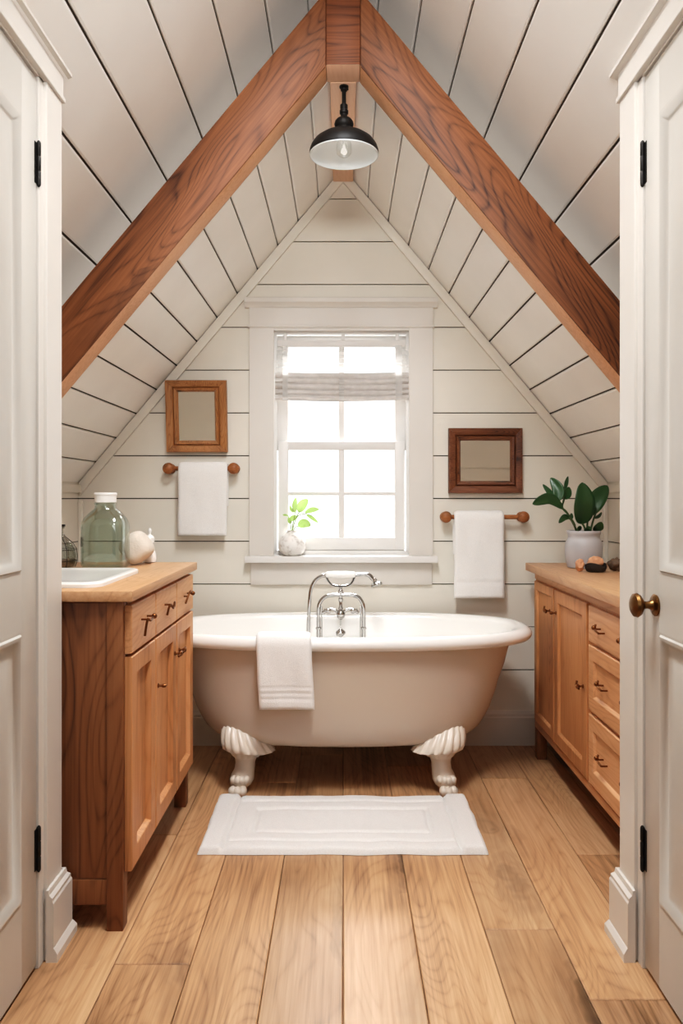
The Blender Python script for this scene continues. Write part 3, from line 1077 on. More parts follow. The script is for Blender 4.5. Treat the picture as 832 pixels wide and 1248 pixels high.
# ---- right cabinet
rc = thing('storage_cabinet', 'warm pine cabinet with two doors and a stack of three drawers under the potted plant', 'cabinet', (1.08, 2.9, 0))
XG = 0.890
mpR = lambda u, v, w: (XG - w, u, v)
mb = MB()
mb.box(XG, 1.250, 2.20, 3.58, 0.140, 0.8545)
mb.build('carcass', M['cab'], rc, smooth=False)
mb = MB()
mb.box(XG - 0.006, XG, 2.202, 3.578, 0.822, 0.8545, 0.001)
mb.box(XG - 0.006, XG, 2.202, 3.578, 0.140, 0.170, 0.001)
mb.build('face_rail', M['cabh'], rc)
for x0, y0 in ((XG - 0.005, 2.20), (XG - 0.005, 3.535), (1.205, 2.20), (1.205, 3.535)):
    mb = MB()
    mb.box(x0, x0 + 0.045, y0, y0 + 0.045, 0.0, 0.141, 0.002)
    mb.build('leg', M['cabdark'], rc)
for i, (u0, u1, kz, kr) in enumerate(((3.235, 3.555, 0.70, 0.03), (2.795, 3.222, 0.47, 0.03))):
    d = front(mpR, u0, u1, 0.178, 0.815, 0.014, 0.05 if i else 0.036, 0.010, True).build('cabinet_door', M['cab'], rc, smooth=False)
    uu = u0 + 0.05 if i == 0 else u0 + 0.035
    zz = 0.715 if i == 0 else 0.507
    kk = knob(mpR, uu, zz, 0.014)
    c = mpR(uu, zz, 0.036)
    kk.tube(catmull([(c[0], c[1] + 0.004, c[2] + 0.020), (c[0] - 0.004, c[1], c[2]), (c[0], c[1] - 0.020, c[2] - 0.004)], 4), 0.004, 8)
    kk.build('door_knob', M['bronze'], d)
    if i == 1:
        knob(mpR, u1 - 0.03, 0.72, 0.014, 0.006).build('latch_button', M['bronze'], d)
for i, (v0, v1) in enumerate(((0.684, 0.812), (0.440, 0.672), (0.180, 0.426))):
    d = front(mpR, 2.225, 2.772, v0, v1, 0.014, 0.0 if i == 0 else 0.05, 0.010).build('drawer', M['cabh'], rc, smooth=False)
    vc = ((v0 + v1) / 2)
    dep = 0.014 if i == 0 else 0.005
    for uc in (2.62, 2.38):
        h = twig_pull(mpR, uc, vc, dep, [(0.030, 0.014, 0.014), (0.020, 0.0, 0.020), (0.0, -0.002, 0.024), (-0.02, -0.008, 0.02)], (0.024, 0.004, 0.022))
        h.build('drawer_pull', M['bronze'], d)
mb = MB()
mb.box(0.852, 1.265, 2.175, 3.625, 0.855, 0.890, 0.003)
tag(mb.build('countertop', M['top']), 'honey oak countertop holding the dark-leaved potted plant', 'countertop')

# ----------------------------------------------------------------------------- bathtub
TY = 3.345
tub = thing('clawfoot_bathtub', 'freestanding taupe clawfoot bathtub with white rolled rim below the window', 'bathtub', (0, TY, 0))


def sup(a, b, n, z, seg=96, cy=TY):
    pts = []
    for k in range(seg):
        t = 2 * PI * k / seg
        c, s = math.cos(t), math.sin(t)
        pts.append((a * math.copysign(abs(c) ** (2 / n), c), cy + b * math.copysign(abs(s) ** (2 / n), s), z))
    return pts


mb = MB()
prof = [(0.28, 0.10, 0.184), (0.40, 0.18, 0.186), (0.47, 0.222, 0.190), (0.52, 0.246, 0.200), (0.555, 0.260, 0.217), (0.585, 0.272, 0.243), (0.605, 0.281, 0.275),
        (0.627, 0.289, 0.32), (0.648, 0.297, 0.38), (0.666, 0.304, 0.44), (0.688, 0.311, 0.50), (0.703, 0.317, 0.56), (0.712, 0.321, 0.59), (0.718, 0.324, 0.606)]
mb.loft([sup(a, b, 2.5, z) for a, b, z in prof], True, False)
mb.build('tub_shell', M['shell'], tub, angle=60)
mb = MB()
RA, RB = 0.803, 0.362
rim = []
# rolled rim: a half round from the shell out and over to the inside
for k in range(0, 13):
    a = -PI * 0.42 + k / 12 * PI * 1.42
    ca, sa = math.cos(a), math.sin(a)
    rim.append((RA - 0.036 + 0.036 * ca if ca > 0 else RA - 0.036 + 0.05 * ca, RB - 0.028 + 0.028 * ca if ca > 0 else RB - 0.028 + 0.032 * ca, 0.624 + 0.028 * sa))
rim = [(0.712, 0.318, 0.600), (0.755, 0.334, 0.598)] + rim
inn = [(0.690, 0.290, 0.58), (0.655, 0.275, 0.50), (0.60, 0.255, 0.36), (0.55, 0.235, 0.27), (0.49, 0.20, 0.235), (0.36, 0.12, 0.225), (0.15, 0.05, 0.222)]
# order from the outside to the inside
mb.loft([sup(a, b, 2.5, z) for a, b, z in rim + inn], False, True)
b = mb.build('tub_basin', M['enamel'], tub, angle=60, recalc=True)
b['label'] = 'white enamel inside and rolled rim'


def claw(sx, sy):
    """one claw foot: shell-ribbed knee against the tub, ankle, ball and toes"""
    mb = MB()
    cx, cy = sx * 0.402, TY + sy * 0.182
    out = sx            # toes drift outwards
    rings = []
    seg = 84
    # (z, centre offset outwards, centre offset to the front, rx, ry, rib)
    lv = [(0.024, 0.014, 0.010, 0.030, 0.032, 0), (0.032, 0.014, 0.010, 0.042, 0.044, 0), (0.050, 0.010, 0.006, 0.049, 0.050, 0), (0.070, 0.006, 0.0, 0.046, 0.046, 0),
          (0.090, 0.0, -0.006, 0.041, 0.039, 0), (0.115, -0.002, -0.008, 0.040, 0.038, 0), (0.134, -0.004, -0.006, 0.044, 0.042, 0), (0.142, -0.006, -0.004, 0.050, 0.046, 0.001),
          (0.145, -0.008, -0.002, 0.055, 0.051, 0.004), (0.162, -0.010, 0.0, 0.068, 0.060, 0.0045), (0.167, -0.012, 0.002, 0.072, 0.062, 0.002),
          (0.169, -0.018, 0.006, 0.094, 0.074, 0.002), (0.176, -0.020, 0.010, 0.104, 0.080, 0.005), (0.190, -0.014, 0.010, 0.103, 0.078, 0.008),
          (0.212, -0.004, 0.006, 0.094, 0.071, 0.0085), (0.240, 0.008, -0.002, 0.081, 0.060, 0.0085), (0.265, 0.018, -0.012, 0.064, 0.047, 0.0075), (0.286, 0.026, -0.022, 0.043, 0.033, 0.005), (0.298, 0.030, -0.030, 0.016, 0.016, 0)]
    for z, ox, oy, rx, ry, rib in lv:
        ring = []
        for k in range(seg):
            t = 2 * PI * k / seg
            m_ = 1 + rib / 0.045 * (abs(math.cos(t * 8 + 0.4 + out * 5 * (z - 0.2))) ** 0.6 - 0.6)
            # the knee leans: inner side hangs lower than the outer side
            tilt = 0.10 * math.cos(t) * rx * out if z > 0.168 else 0
            ring.append((cx + out * ox + rx * m_ * math.cos(t), cy + sy * oy + ry * m_ * math.sin(t), z + tilt * (0.6 if z < 0.19 else 1.6)))
        rings.append(ring)
    mb.loft(rings)
    # knuckles and toes, facing out
    for k in range(4):
        a = (k - 1.5) * 0.42
        dx, dy = math.sin(a) * 0.042, math.cos(a) * 0.044
        mb.ball((cx + out * 0.014 + dx, cy + sy * (0.012 + dy * 0.85), 0.060), (0.0155, 0.017, 0.017), 14, 10)
    for k in range(3):
        a = (k - 1.0) * 0.5
        dx, dy = math.sin(a) * 0.046, math.cos(a) * 0.052
        mb.ball((cx + out * 0.020 + dx * 0.9, cy + sy * (0.014 + dy), 0.0205), (0.0185, 0.022, 0.0205), 14, 10)
    mb.ball((cx + out * 0.014, cy + sy * 0.012, 0.030), (0.030, 0.034, 0.030), 18, 12)
    return mb


for sx in (-1, 1):
    for sy in (-1, 1):
        claw(sx, sy).build('claw_foot', M['claw'], tub, angle=70, recalc=True)

# tub filler, chrome
FY = 3.50
fs = F / FY
fp = lambda px, py, dy=0.0: P(px, py, FY + dy)
ff = thing('tub_faucet', 'chrome tub filler with hand shower on a cradle standing in the bathtub', 'faucet', (P(415, 700, FY).x, FY, 0.25))
mb = MB()
# twin risers bent into one arch
arch = [fp(388, 800), fp(388, 780), fp(388, 745), fp(390, 734), fp(397, 727), fp(408, 725), fp(415, 725), fp(424, 725), fp(435, 727), fp(441, 734), fp(443, 745), fp(443, 780), fp(443, 800)]
arch[0].z = 0.262
arch[-1].z = 0.262
mb.tube(catmull(arch, 6), 0.0088, 12)
for px in (391.8, 439.2):
    p = fp(px, 738)
    mb.tube([(p.x, FY - 0.004, 0.262), (p.x, FY - 0.004, p.z)], 0.004, 10)
for px in (388, 443):
    p = fp(px, 760)
    for q in (0.262, 0.60):
        mb.lathe([(0.008, 0), (0.013, 0.002), (0.013, 0.008), (0.008, 0.012)], (p.x, FY, q), 16)
mb.build('riser', M['chrome'], ff)
mb = MB()
c0 = fp(415, 715)
# central column: turned knobs on a rod
zt, zb = fp(415, 714).z, fp(415, 764).z
prof = [(0.004, zb - c0.z), (0.006, zb - c0.z + 0.004), (0.005, -0.13)]
colm = [(0.0035, -0.175), (0.0035, -0.150), (0.010, -0.146), (0.019, -0.136), (0.021, -0.122), (0.016, -0.110), (0.009, -0.104), (0.012, -0.098), (0.008, -0.090), (0.007, -0.070), (0.011, -0.064), (0.011, -0.054), (0.007, -0.050), (0.008, -0.036), (0.012, -0.030), (0.012, -0.018), (0.007, -0.012), (0.006, 0.0), (0.003, 0.003)]
mb.lathe(colm, c0, 18)
mb.build('column', M['chrome'], ff)
mb = MB()
hc = fp(415, 771)
mb.ball(hc, (0.021, 0.018, 0.019), 18, 12, fn=lambda v: v * (1 + 0.10 * math.cos(4 * math.atan2(v.z, v.x))))
mb.tube([hc, hc + Vector((-0.018, -0.012, -0.008))], [0.011, 0.006], 10)
mb.build('spout_knob', M['chrome'], ff)
# cross bar with two lever taps
mb = MB()
for sd in (-1, 1):
    a = fp(415 + sd * 3, 746); b_ = fp(415 + sd * 12, 742); c_ = fp(415 + sd * 22, 747)
    mb.tube(catmull([a, b_, c_], 6), [0.008] * 4 + [0.006] * 4 + [0.008] * 5, 12)
    e = fp(415 + sd * 15, 744)
    mb.lathe([(0.003, -0.014), (0.012, -0.010), (0.013, 0.0), (0.010, 0.008), (0.003, 0.012)], (e.x, FY - 0.012, e.z), 16, (0, -1, 0))
    mb.tube([(e.x, FY - 0.018, e.z), (e.x + sd * 0.018, FY - 0.026, e.z + 0.008)], [0.005, 0.0035], 8)
mb.build('tap_bar', M['chrome'], ff)
mb = MB()
mb.tube(catmull([fp(397, 702), fp(400, 708), fp(405, 713), fp(415, 714.5), fp(425, 713), fp(430, 708), fp(432.5, 700)], 6), 0.0055, 10)
mb.build('cradle', M['chrome'], ff)
mb = MB()
ha, hb = fp(397, 700.5), fp(433, 700.5)
L_ = (hb - ha).length
mb.lathe([(0.010, 0), (0.0135, 0.004), (0.0165, L_ * 0.3), (0.017, L_ * 0.6), (0.0135, L_ - 0.004), (0.010, L_)], ha, 20, hb - ha)
hd = mb.build('shower_handle', M['porc'], ff)
hd['label'] = 'white porcelain hand-shower handle'
mb = MB()
mb.tube(catmull([fp(433, 700.5), fp(439, 700), fp(446, 700), fp(451, 702), fp(454, 706), fp(457, 710)], 5), [0.009] * 10 + [0.010] * 10 + [0.0085] * 6, 12)
q = fp(455, 708)
for t_ in (0.2, 0.6):
    mb.ball(fp(436 + 14 * t_, 700), 0.0095, 12, 8)
ax = Vector((0.35, -0.25, -0.9))
mb.lathe([(0.008, -0.004), (0.011, 0.006), (0.014, 0.012), (0.027, 0.024), (0.028, 0.030), (0.023, 0.033), (0.0, 0.033)], fp(456, 706), 24, ax)
mb.build('shower_head', M['chrome'], ff)
mb = MB()
hp = [fp(375, 800), fp(375.5, 770), fp(377, 735), fp(378.5, 720), fp(382, 710), fp(388, 704), fp(394, 701.5), fp(398, 700.5)]
hp[0].z = 0.262
mb.tube(catmull(hp, 6), 0.0082, 12)
mb.ball(fp(394, 701.5), (0.011, 0.010, 0.010), 14, 10)
mb.build('hose', M['chrome'], ff)


# ----------------------------------------------------------------------------- towels
def towel(name, label, path, x0, x1, thick, wob=0.006, flare=0.0, group=None, seed=0, nlen=70, nx=26, skew=0.0, bands=()):
    """thick folded towel draped along a (y, z) path"""
    pts = catmull([(0, y, z) for y, z in path], 10)
    d = [0.0]
    for a, b in zip(pts, pts[1:]):
        d.append(d[-1] + (b - a).length)
    tot = d[-1]

    def at(s):
        s = max(0, min(tot, s))
        for i in range(len(d) - 1):
            if s <= d[i + 1]:
                k = (s - d[i]) / max(1e-9, d[i + 1] - d[i])
                p = pts[i].lerp(pts[i + 1], k)
                t = (pts[i + 1] - pts[i]).normalized()
                return p, t
        return pts[-1], (pts[-1] - pts[-2]).normalized()
    mb = MB()
    rings = []
    top = max(p.z for p in pts)
    for i in range(nlen + 1):
        s = tot * i / nlen
        p, t = at(s)
        nrm = Vector((0, t.z, -t.y))
        hang = top - p.z
        ring = []
        e = min(1.0, min(s, tot - s) / (thick * 0.6) + 0.35)
        hw = (x1 - x0) / 2 + flare * hang
        cx = (x0 + x1) / 2 + skew * hang
        half = thick / 2 * e
        bd = 0.0
        for bs in bands:
            if abs(s - bs) < 0.006: bd = -0.0022
        outl = []
        for k in range(nx + 1):
            u = -1 + 2 * k / nx
            hh = half * math.sqrt(max(0.0, 1 - abs(u) ** 14)) + bd
            outl.append((u, max(hh, 0.0006)))
        for u, hh in outl:
            wv = wob * (noise.noise(Vector((u * 1.7 + seed, s * 6, seed * 3.1))) + 0.35 * math.sin(u * 4.2 + seed + s * 2)) * min(1, hang * 8)
            ex = wob * 0.9 * noise.noise(Vector((s * 9 + seed, u * 2, 7.7))) * (0.4 + hang * 2)
            ring.append(Vector((cx + u * hw + ex, p.y, p.z)) + nrm * (hh + wv))
        for u, hh in reversed(outl):
            wv = wob * (noise.noise(Vector((u * 1.7 + seed, s * 6, seed * 3.1))) + 0.35 * math.sin(u * 4.2 + seed + s * 2)) * min(1, hang * 8)
            ex = wob * 0.9 * noise.noise(Vector((s * 9 + seed, u * 2, 7.7))) * (0.4 + hang * 2)
            ring.append(Vector((cx + u * hw + ex, p.y, p.z)) + nrm * (-hh + wv))
        rings.append(ring)
    mb.loft(rings)
    o = mb.build(name, M['towel'], angle=70)
    tag(o, label, 'towel', group)
    return o


# bath towel over the tub rim (front edge of the rim is about y = TY-RB)
yf = TY - RB
towel('bath_towel', 'white terry towel with striped border draped over the bathtub rim',
      [(yf - 0.016, 0.385), (yf - 0.018, 0.48), (yf - 0.018, 0.60), (yf - 0.011, 0.646), (yf + 0.020, 0.664), (yf + 0.046, 0.655), (yf + 0.068, 0.61), (yf + 0.082, 0.53)],
      -0.334, -0.124, 0.022, 0.005, 0.008, seed=2, skew=0.05, bands=(0.045, 0.065, 0.085))


def rail(name, label, xa, xb, z, yb=3.695):
    t = thing(name, label, 'towel rail', ((xa + xb) / 2, YW, z))
    mb = MB()
    mb.tube([(xa, yb, z), (xb, yb, z)], 0.0105, 14)
    mb.build('bar', M['rail'], t)
    for x in (xa, xb):
        mb = MB()
        mb.lathe([(0.020, 0.0), (0.024, 0.004), (0.021, 0.010), (0.012, 0.018), (0.010, 0.028), (0.016, 0.038), (0.024, 0.046), (0.0275, 0.056), (0.026, 0.068), (0.018, 0.076), (0.008, 0.079), (0.0, 0.0795)], (x, YW - 0.0005, z), 26, (0, -1, 0))
        mb.build('rosette', M['rail'], t)
    return t


s37 = F / 3.70
zl = 1.2 + (605 - 571) / 255.0
rail('towel_rail', 'wooden towel rail under the upright pine mirror', (206 - CX) / 255, (285 - CX) / 255, zl)
zr_ = 1.2 + (605 - 630) / 255.0
rail('towel_rail', 'wooden towel rail under the dark landscape mirror', (543 - CX) / 255, (637 - CX) / 255, zr_)
for nm, lab, xa, xb, zc, zf, sd_, fl in (('hand_towel', 'short white towel hanging on the rail under the upright pine mirror', 217, 277, zl, 653, 5, -0.004),
                                     ('hand_towel', 'long white towel hanging on the rail under the dark landscape mirror', 553.5, 614, zr_, 729, 9, 0.005)):
    zbot = 1.2 + (605 - zf) / 257.0
    o = towel(nm, lab, [(3.673, zbot), (3.672, zbot + 0.1), (3.672, zc - 0.06), (3.675, zc - 0.01), (3.684, zc + 0.0165), (3.695, zc + 0.0215), (3.706, zc + 0.0165), (3.715, zc - 0.01), (3.717, zc - 0.06), (3.718, zc - 0.18)],
              (xa - CX) / 257, (xb - CX) / 257, 0.0195, 0.0045, fl, group=None, seed=sd_, bands=(0.075,) if zf > 700 else ())


# ----------------------------------------------------------------------------- mirrors
def mirror(name, label, o_, i_, mat, z_is_long):
    s = F / 3.712
    X0, X1, Z1, Z0 = (o_[0] - CX) / s, (o_[2] - CX) / s, 1.2 + (605 - o_[1]) / s, 1.2 + (605 - o_[3]) / s
    x0, x1, z1, z0 = (i_[0] - CX) / s, (i_[2] - CX) / s, 1.2 + (605 - i_[1]) / s, 1.2 + (605 - i_[3]) / s
    t = thing(name, label, 'mirror', ((X0 + X1) / 2, YW, Z0))
    mb = MB()
    prof = [(0.0, YW - 0.0005), (0.0, YW - 0.030), (0.03, YW - 0.038), (0.12, YW - 0.038), (0.55, YW - 0.030), (0.62, YW - 0.022), (0.70, YW - 0.030), (0.86, YW - 0.028), (1.0, YW - 0.012)]
    cor_o = [(X0, Z0), (X1, Z0), (X1, Z1), (X0, Z1)]
    cor_i = [(x0, z0), (x1, z0), (x1, z1), (x0, z1)]
    for k in range(4):       # four mitred lengths
        a, b = k, (k + 1) % 4
        g = 0.0006
        rings = []
        for e0, e1, q in ((cor_o[a], cor_i[a], 1), (cor_o[b], cor_i[b], -1)):
            ring = []
            dx = (cor_o[b][0] - cor_o[a][0]); dz = (cor_o[b][1] - cor_o[a][1]); l = math.hypot(dx, dz)
            for f_, y in prof:
                ring.append((e0[0] + (e1[0] - e0[0]) * f_ + q * g * dx / l, y, e0[1] + (e1[1] - e0[1]) * f_ + q * g * dz / l))
            ring.append((e1[0] + q * g * dx / l, YW - 0.0005, e1[1] + q * g * dz / l))
            rings.append(ring)
        mb.loft(rings)
    mb.build('frame', mat, t, angle=25)
    mb = MB()
    mb.box(x0 - 0.001, x1 + 0.001, YW - 0.012, YW - 0.004, z0 - 0.001, z1 + 0.001)
    mb.build('mirror_glass', M['mirror'], t, smooth=False)
    return t


ml = mirror('wall_mirror', 'small upright mirror in a light brown pine frame', (202.5, 463, 276.5, 550), (217.5, 477, 261.5, 536), M['frame_l'], True)
ml.rotation_euler.x = math.radians(7.0)
mirror('wall_mirror', 'small landscape mirror in a dark reddish-brown frame', (547, 521.5, 637, 601), (562, 536.5, 622.5, 586), M['frame_r'], False)

# ----------------------------------------------------------------------------- bath mat
mb = MB()
mx0, mx1, my0, my1 = -0.492, 0.486, 2.592, 3.066


def mat_pt(u, v, top):
    # rounded slab, thick folded bands at both ends, stitched frame in the middle
    x = mx0 + (mx1 - mx0) * u
    y = my0 + (my1 - my0) * v
    ey = min(v, 1 - v) * (my1 - my0)
    ex = min(u, 1 - u) * (mx1 - mx0)
    h = 0.021
    def groove(d, at, w=0.008, dep=0.004):
        return -dep * math.exp(-((d - at) / w) ** 2)
    if ex < 0.085:
        h = 0.028
    h += groove(ex, 0.088, 0.008, 0.011)
    if ex > 0.10:
        h += groove(ey, 0.065, 0.007, 0.006)
    inx, iny = ex - 0.175, ey - 0.135
    m_ = min(inx, iny)
    h += groove(m_, 0.0, 0.008, 0.009)
    if m_ > 0: h -= 0.002
    h += 0.004 * noise.noise(Vector((x * 9, y * 9, 0.3))) + 0.0012 * noise.noise(Vector((x * 40, y * 14, 1.3)))
    e = min(ex, ey)
    h *= math.sqrt(min(1, max(0.0, e / 0.014))) if e < 0.014 else 1
    wv = 0.007 * noise.noise(Vector((x * 11, y * 11, 4.0)))
    x += wv * (1 if ex < 0.1 else 0.3)
    y += 0.006 * noise.noise(Vector((x * 8, v * 3, 9.0)))
    return (x, y, (0.0015 + h) if top else 0.0008)


nu, nv = 150, 84
mb.grid(nu, nv, lambda u, v: mat_pt(u, v, True))
o = mb.build('bath_mat', M['mat'], recalc=False, origin=((mx0 + mx1) / 2, (my0 + my1) / 2, 0), angle=80)
tag(o, 'white rectangular terry bath mat lying on the oak floor before the bathtub', 'bath mat')


# ----------------------------------------------------------------------------- things on the left counter
jd = 2.83
ZL = 0.940
jc = Vector(((128.5 - CX) / (F / jd), jd, ZL + 0.0005))
jg = thing('glass_jug', 'large pale green glass jug with a white cap on the oak counter', 'jug', jc)


def sq_ring(c, hx, hy, z, n, seg=48):
    pts = []
    for k in range(seg):
        t = 2 * PI * k / seg
        cc, ss = math.cos(t), math.sin(t)
        pts.append((c.x + hx * math.copysign(abs(cc) ** (2 / n), cc), c.y + hy * math.copysign(abs(ss) ** (2 / n), ss), c.z + z))
    return pts


mb = MB()
lv = [(0.060, 0.0, 4), (0.074, 0.003, 4), (0.079, 0.012, 4), (0.0795, 0.03, 4), (0.0795, 0.150, 4), (0.078, 0.165, 3.6), (0.072, 0.180, 3.0), (0.062, 0.195, 2.5), (0.050, 0.207, 2.2), (0.041, 0.214, 2), (0.0375, 0.220, 2), (0.0375, 0.229, 2), (0.040, 0.231, 2), (0.040, 0.234, 2), (0.0365, 0.236, 2)]
mb.loft([sq_ring(jc, r, r * (0.86 if n > 2.1 else 1), z, n) for r, z, n in lv] + [sq_ring(jc, 0.033, 0.033, 0.236, 2)] +
        [sq_ring(jc, max(r - 0.004, 0.03), max(r * (0.86 if n > 2.1 else 1) - 0.004, 0.03), max(z, 0.006), n) for r, z, n in reversed(lv[:-3])], True, True)
mb.build('jug_body', M['jug'], jg, angle=60)
mb = MB()
mb.lathe([(0.034, 0.2365), (0.0385, 0.238), (0.0385, 0.262), (0.0405, 0.264), (0.0405, 0.270), (0.038, 0.273), (0.0, 0.2735)], jc, 36)
mb.build('cap', M['lid'], jg)
mb = MB()
for z in (0.10, 0.085):
    mb.tube([(jc.x - 0.079, jc.y, jc.z + z), (jc.x - 0.087, jc.y, jc.z + z)], 0.004, 8)
mb.tube([(jc.x - 0.087, jc.y, jc.z + 0.112), (jc.x - 0.087, jc.y, jc.z + 0.076)], 0.0045, 8)
mb.build('side_lug', M['iron'], jg)

bd = 2.80
bc = Vector((-1.028, bd, ZL + 0.0005))
gj = thing('wired_jar', 'small grey glass jar wrapped in wire beside the door casing', 'jar', bc)
mb = MB()
lv = [(0.040, 0.0), (0.056, 0.004), (0.062, 0.02), (0.064, 0.045), (0.060, 0.072), (0.048, 0.092), (0.032, 0.106), (0.022, 0.114), (0.018, 0.122), (0.018, 0.142), (0.022, 0.145), (0.022, 0.150)]
mb.lathe(lv, bc, 36, cap1=False)
mb.lathe([(r - 0.003, max(z, 0.005)) for r, z in lv], bc, 36, cap1=False)
mb.build('jar_body', M['jar'], gj, recalc=False, angle=60)
mb = MB()
for z_, r in ((0.028, 0.0640), (0.068, 0.0625)):
    mb.tube([(bc.x + (r + 0.001) * math.cos(t * 2 * PI / 40), bc.y + (r + 0.001) * math.sin(t * 2 * PI / 40), bc.z + z_) for t in range(41)], 0.0011, 6)
for k in range(6):
    a = k * PI / 3 + 0.3
    mb.tube([(bc.x + (r + 0.0015) * math.cos(a), bc.y + (r + 0.0015) * math.sin(a), bc.z + z) for r, z in lv[1:9]], 0.0011, 6)
mb.build('wire', M['iron'], gj)
mb = MB()
mb.lathe([(0.019, 0.150), (0.024, 0.151), (0.024, 0.158), (0.0, 0.159)], bc, 24)
mb.build('stopper', M['iron'], gj)
mb = MB()
mb.lathe([(0.050, 0.006), (0.057, 0.014), (0.057, 0.030), (0.0, 0.033)], bc, 28)
mb.build('pebble_filling', M['rockgrey'], gj)

# round ceramic ornament with one flattened face
od = 2.957
oc = P(166.5, 668, od)
rad = 0.0555
mb = MB()
rot = Matrix.Rotation(math.radians(-38), 3, 'Y')


def orn(v):
    n = v / rad
    # squarish pebble: flattened on the upper left, drawn to soft corners
    p = 3.4
    k = (abs(n.x) ** p + abs(n.y) ** p + abs(n.z) ** p) ** (1 / p)
    q = v / max(k, 1e-6) * 1.0
    return q


mb.ball(oc, rad, 40, 26, rot=rot, fn=orn)
zmin = min(v.co.z for v in mb.bm.verts)
for v in mb.bm.verts:
    v.co.z += ZL + 0.0008 - zmin
tag(mb.build('ceramic_ornament', M['stone'], angle=70), 'round cream matte ceramic ornament leaning by the green jug', 'ornament')
# little stoppered bottle behind it
sd_ = 3.044
sc_ = Vector(((182.5 - CX) / (F / sd_), sd_, ZL + 0.0005))
sb = thing('scent_bottle', 'small cream bottle with a turned stopper behind the round ornament', 'bottle', sc_)
mb = MB()
mb.lathe([(0.018, 0.0), (0.024, 0.003), (0.026, 0.014), (0.024, 0.034), (0.017, 0.050), (0.011, 0.058), (0.010, 0.066), (0.013, 0.068), (0.013, 0.072)], sc_, 28)
mb.build('bottle_body', M['porc'], sb)
mb = MB()
mb.lathe([(0.009, 0.0725), (0.016, 0.078), (0.019, 0.088), (0.018, 0.098), (0.011, 0.106), (0.005, 0.110), (0.0045, 0.118), (0.0065, 0.122), (0.0065, 0.128), (0.004, 0.134), (0.0, 0.136)], sc_, 24)
mb.build('stopper', M['porc'], sb)


# ----------------------------------------------------------------------------- plants
def leaf_mesh(pts, width, tilt=0.0, fold=0.25, blunt=0.55, wavy=0.0, n=16, m=6):
    """blade along a 3-D midrib; width profile fullest towards the tip"""
    c = catmull(pts, max(2, n // (len(pts) - 1)))
    n = len(c) - 1
    mb = MB()

    def f(u, v):
        i = round(v * n)
        t = (c[min(i + 1, n)] - c[max(i - 1, 0)]).normalized()
        side = t.cross(Vector((math.sin(tilt), -math.cos(tilt), 0.0)))
        side.normalize()
        nr = side.cross(t).normalized()
        s = i / n
        w = width / 2 * (math.sin(PI * s ** (1 / (2 * blunt))) ** 0.75 if 0 < s < 1 else 0.0)
        w = max(w, 0.0012)
        k = (u - 0.5) * 2
        return c[i] + side * (k * w) + nr * (abs(k) * w * fold + wavy * math.sin(s * 12) * abs(k) * w)
    mb.grid(m, n, f)
    return mb


PD = 3.36
pc_ = Vector(((711 - CX) / (F / PD), PD, 0.8905))
pl = thing('potted_plant', 'broad dark green leafy plant in a pale grey stoneware jar on the counter', 'plant', pc_)
mb = MB()
prof = [(0.060, 0.0), (0.068, 0.004), (0.074, 0.03), (0.078, 0.06), (0.079, 0.090), (0.076, 0.112), (0.070, 0.124), (0.0665, 0.130), (0.067, 0.142), (0.071, 0.148), (0.072, 0.158), (0.070, 0.162), (0.064, 0.161), (0.062, 0.150), (0.062, 0.140)]
mb.lathe(prof, pc_, 48, cap1=True)
mb.build('pot', M['pot'], pl)
mb = MB()
mb.lathe([(0.061, 0.139), (0.061, 0.146), (0.03, 0.150), (0.0, 0.151)], pc_, 28)
mb.build('soil', M['soil'], pl)


def zp(x, y, dy=0.0):     # zoomed view coordinates of the plant -> point
    px, py = 630 + x / 6.4, 570 + y / 6.4
    s = F / PD
    return Vector(((px - CX) / s, PD + dy, CH + (CY - py) / s))


leaves = [
    ([(350, 322, -.02), (225, 240, -.05), (85, 282, -.08)], 76, 0.3, .45),
    ([(307, 262, -.01), (320, 170, .0), (275, 78, .03)], 82, -0.3, .6),
    ([(292, 238, .01), (262, 190, .03), (224, 128, .05)], 48, 0.4, .65),
    ([(372, 245, .01), (392, 205, .0), (398, 150, -.01)], 58, -0.5, .5),
    ([(380, 165, .02), (398, 115, .03), (424, 66, .05)], 36, 0.5, .6),
    ([(388, 392, -.03), (340, 385, -.05), (290, 426, -.07)], 42, 0.2, .5),
    ([(494, 440, -.02), (492, 270, -.05), (484, 116, -.04)], 150, 0.15, .62),
    ([(552, 372, .0), (640, 240, .02), (735, 138, .05)], 118, -0.35, .62),
    ([(588, 492, -.03), (604, 460, -.05), (622, 420, -.06)], 68, 0.2, .55),
    ([(612, 396, .02), (655, 380, .03), (682, 348, .04)], 26, -0.9, .5),
    ([(424, 400, .01), (432, 380, .02), (444, 358, .03)], 34, 0.4, .5),
    ([(470, 492, -.03), (455, 475, -.05), (435, 470, -.06)], 46, 0.1, .5),
    ([(505, 494, -.04), (520, 475, -.06), (535, 455, -.06)], 42, 0.1, .5),
]
for pts, w, tl, bl_ in leaves:
    leaf_mesh([zp(*p) for p in pts], 1.15 * w / 6.4 / (F / PD), tl, 0.22, bl_, 0.03).build('leaf', M['leaf'], pl, recalc=False, angle=80,
             mods=[('SOLIDIFY', dict(thickness=0.0012))])
base = Vector((pc_.x, pc_.y, pc_.z + 0.148))
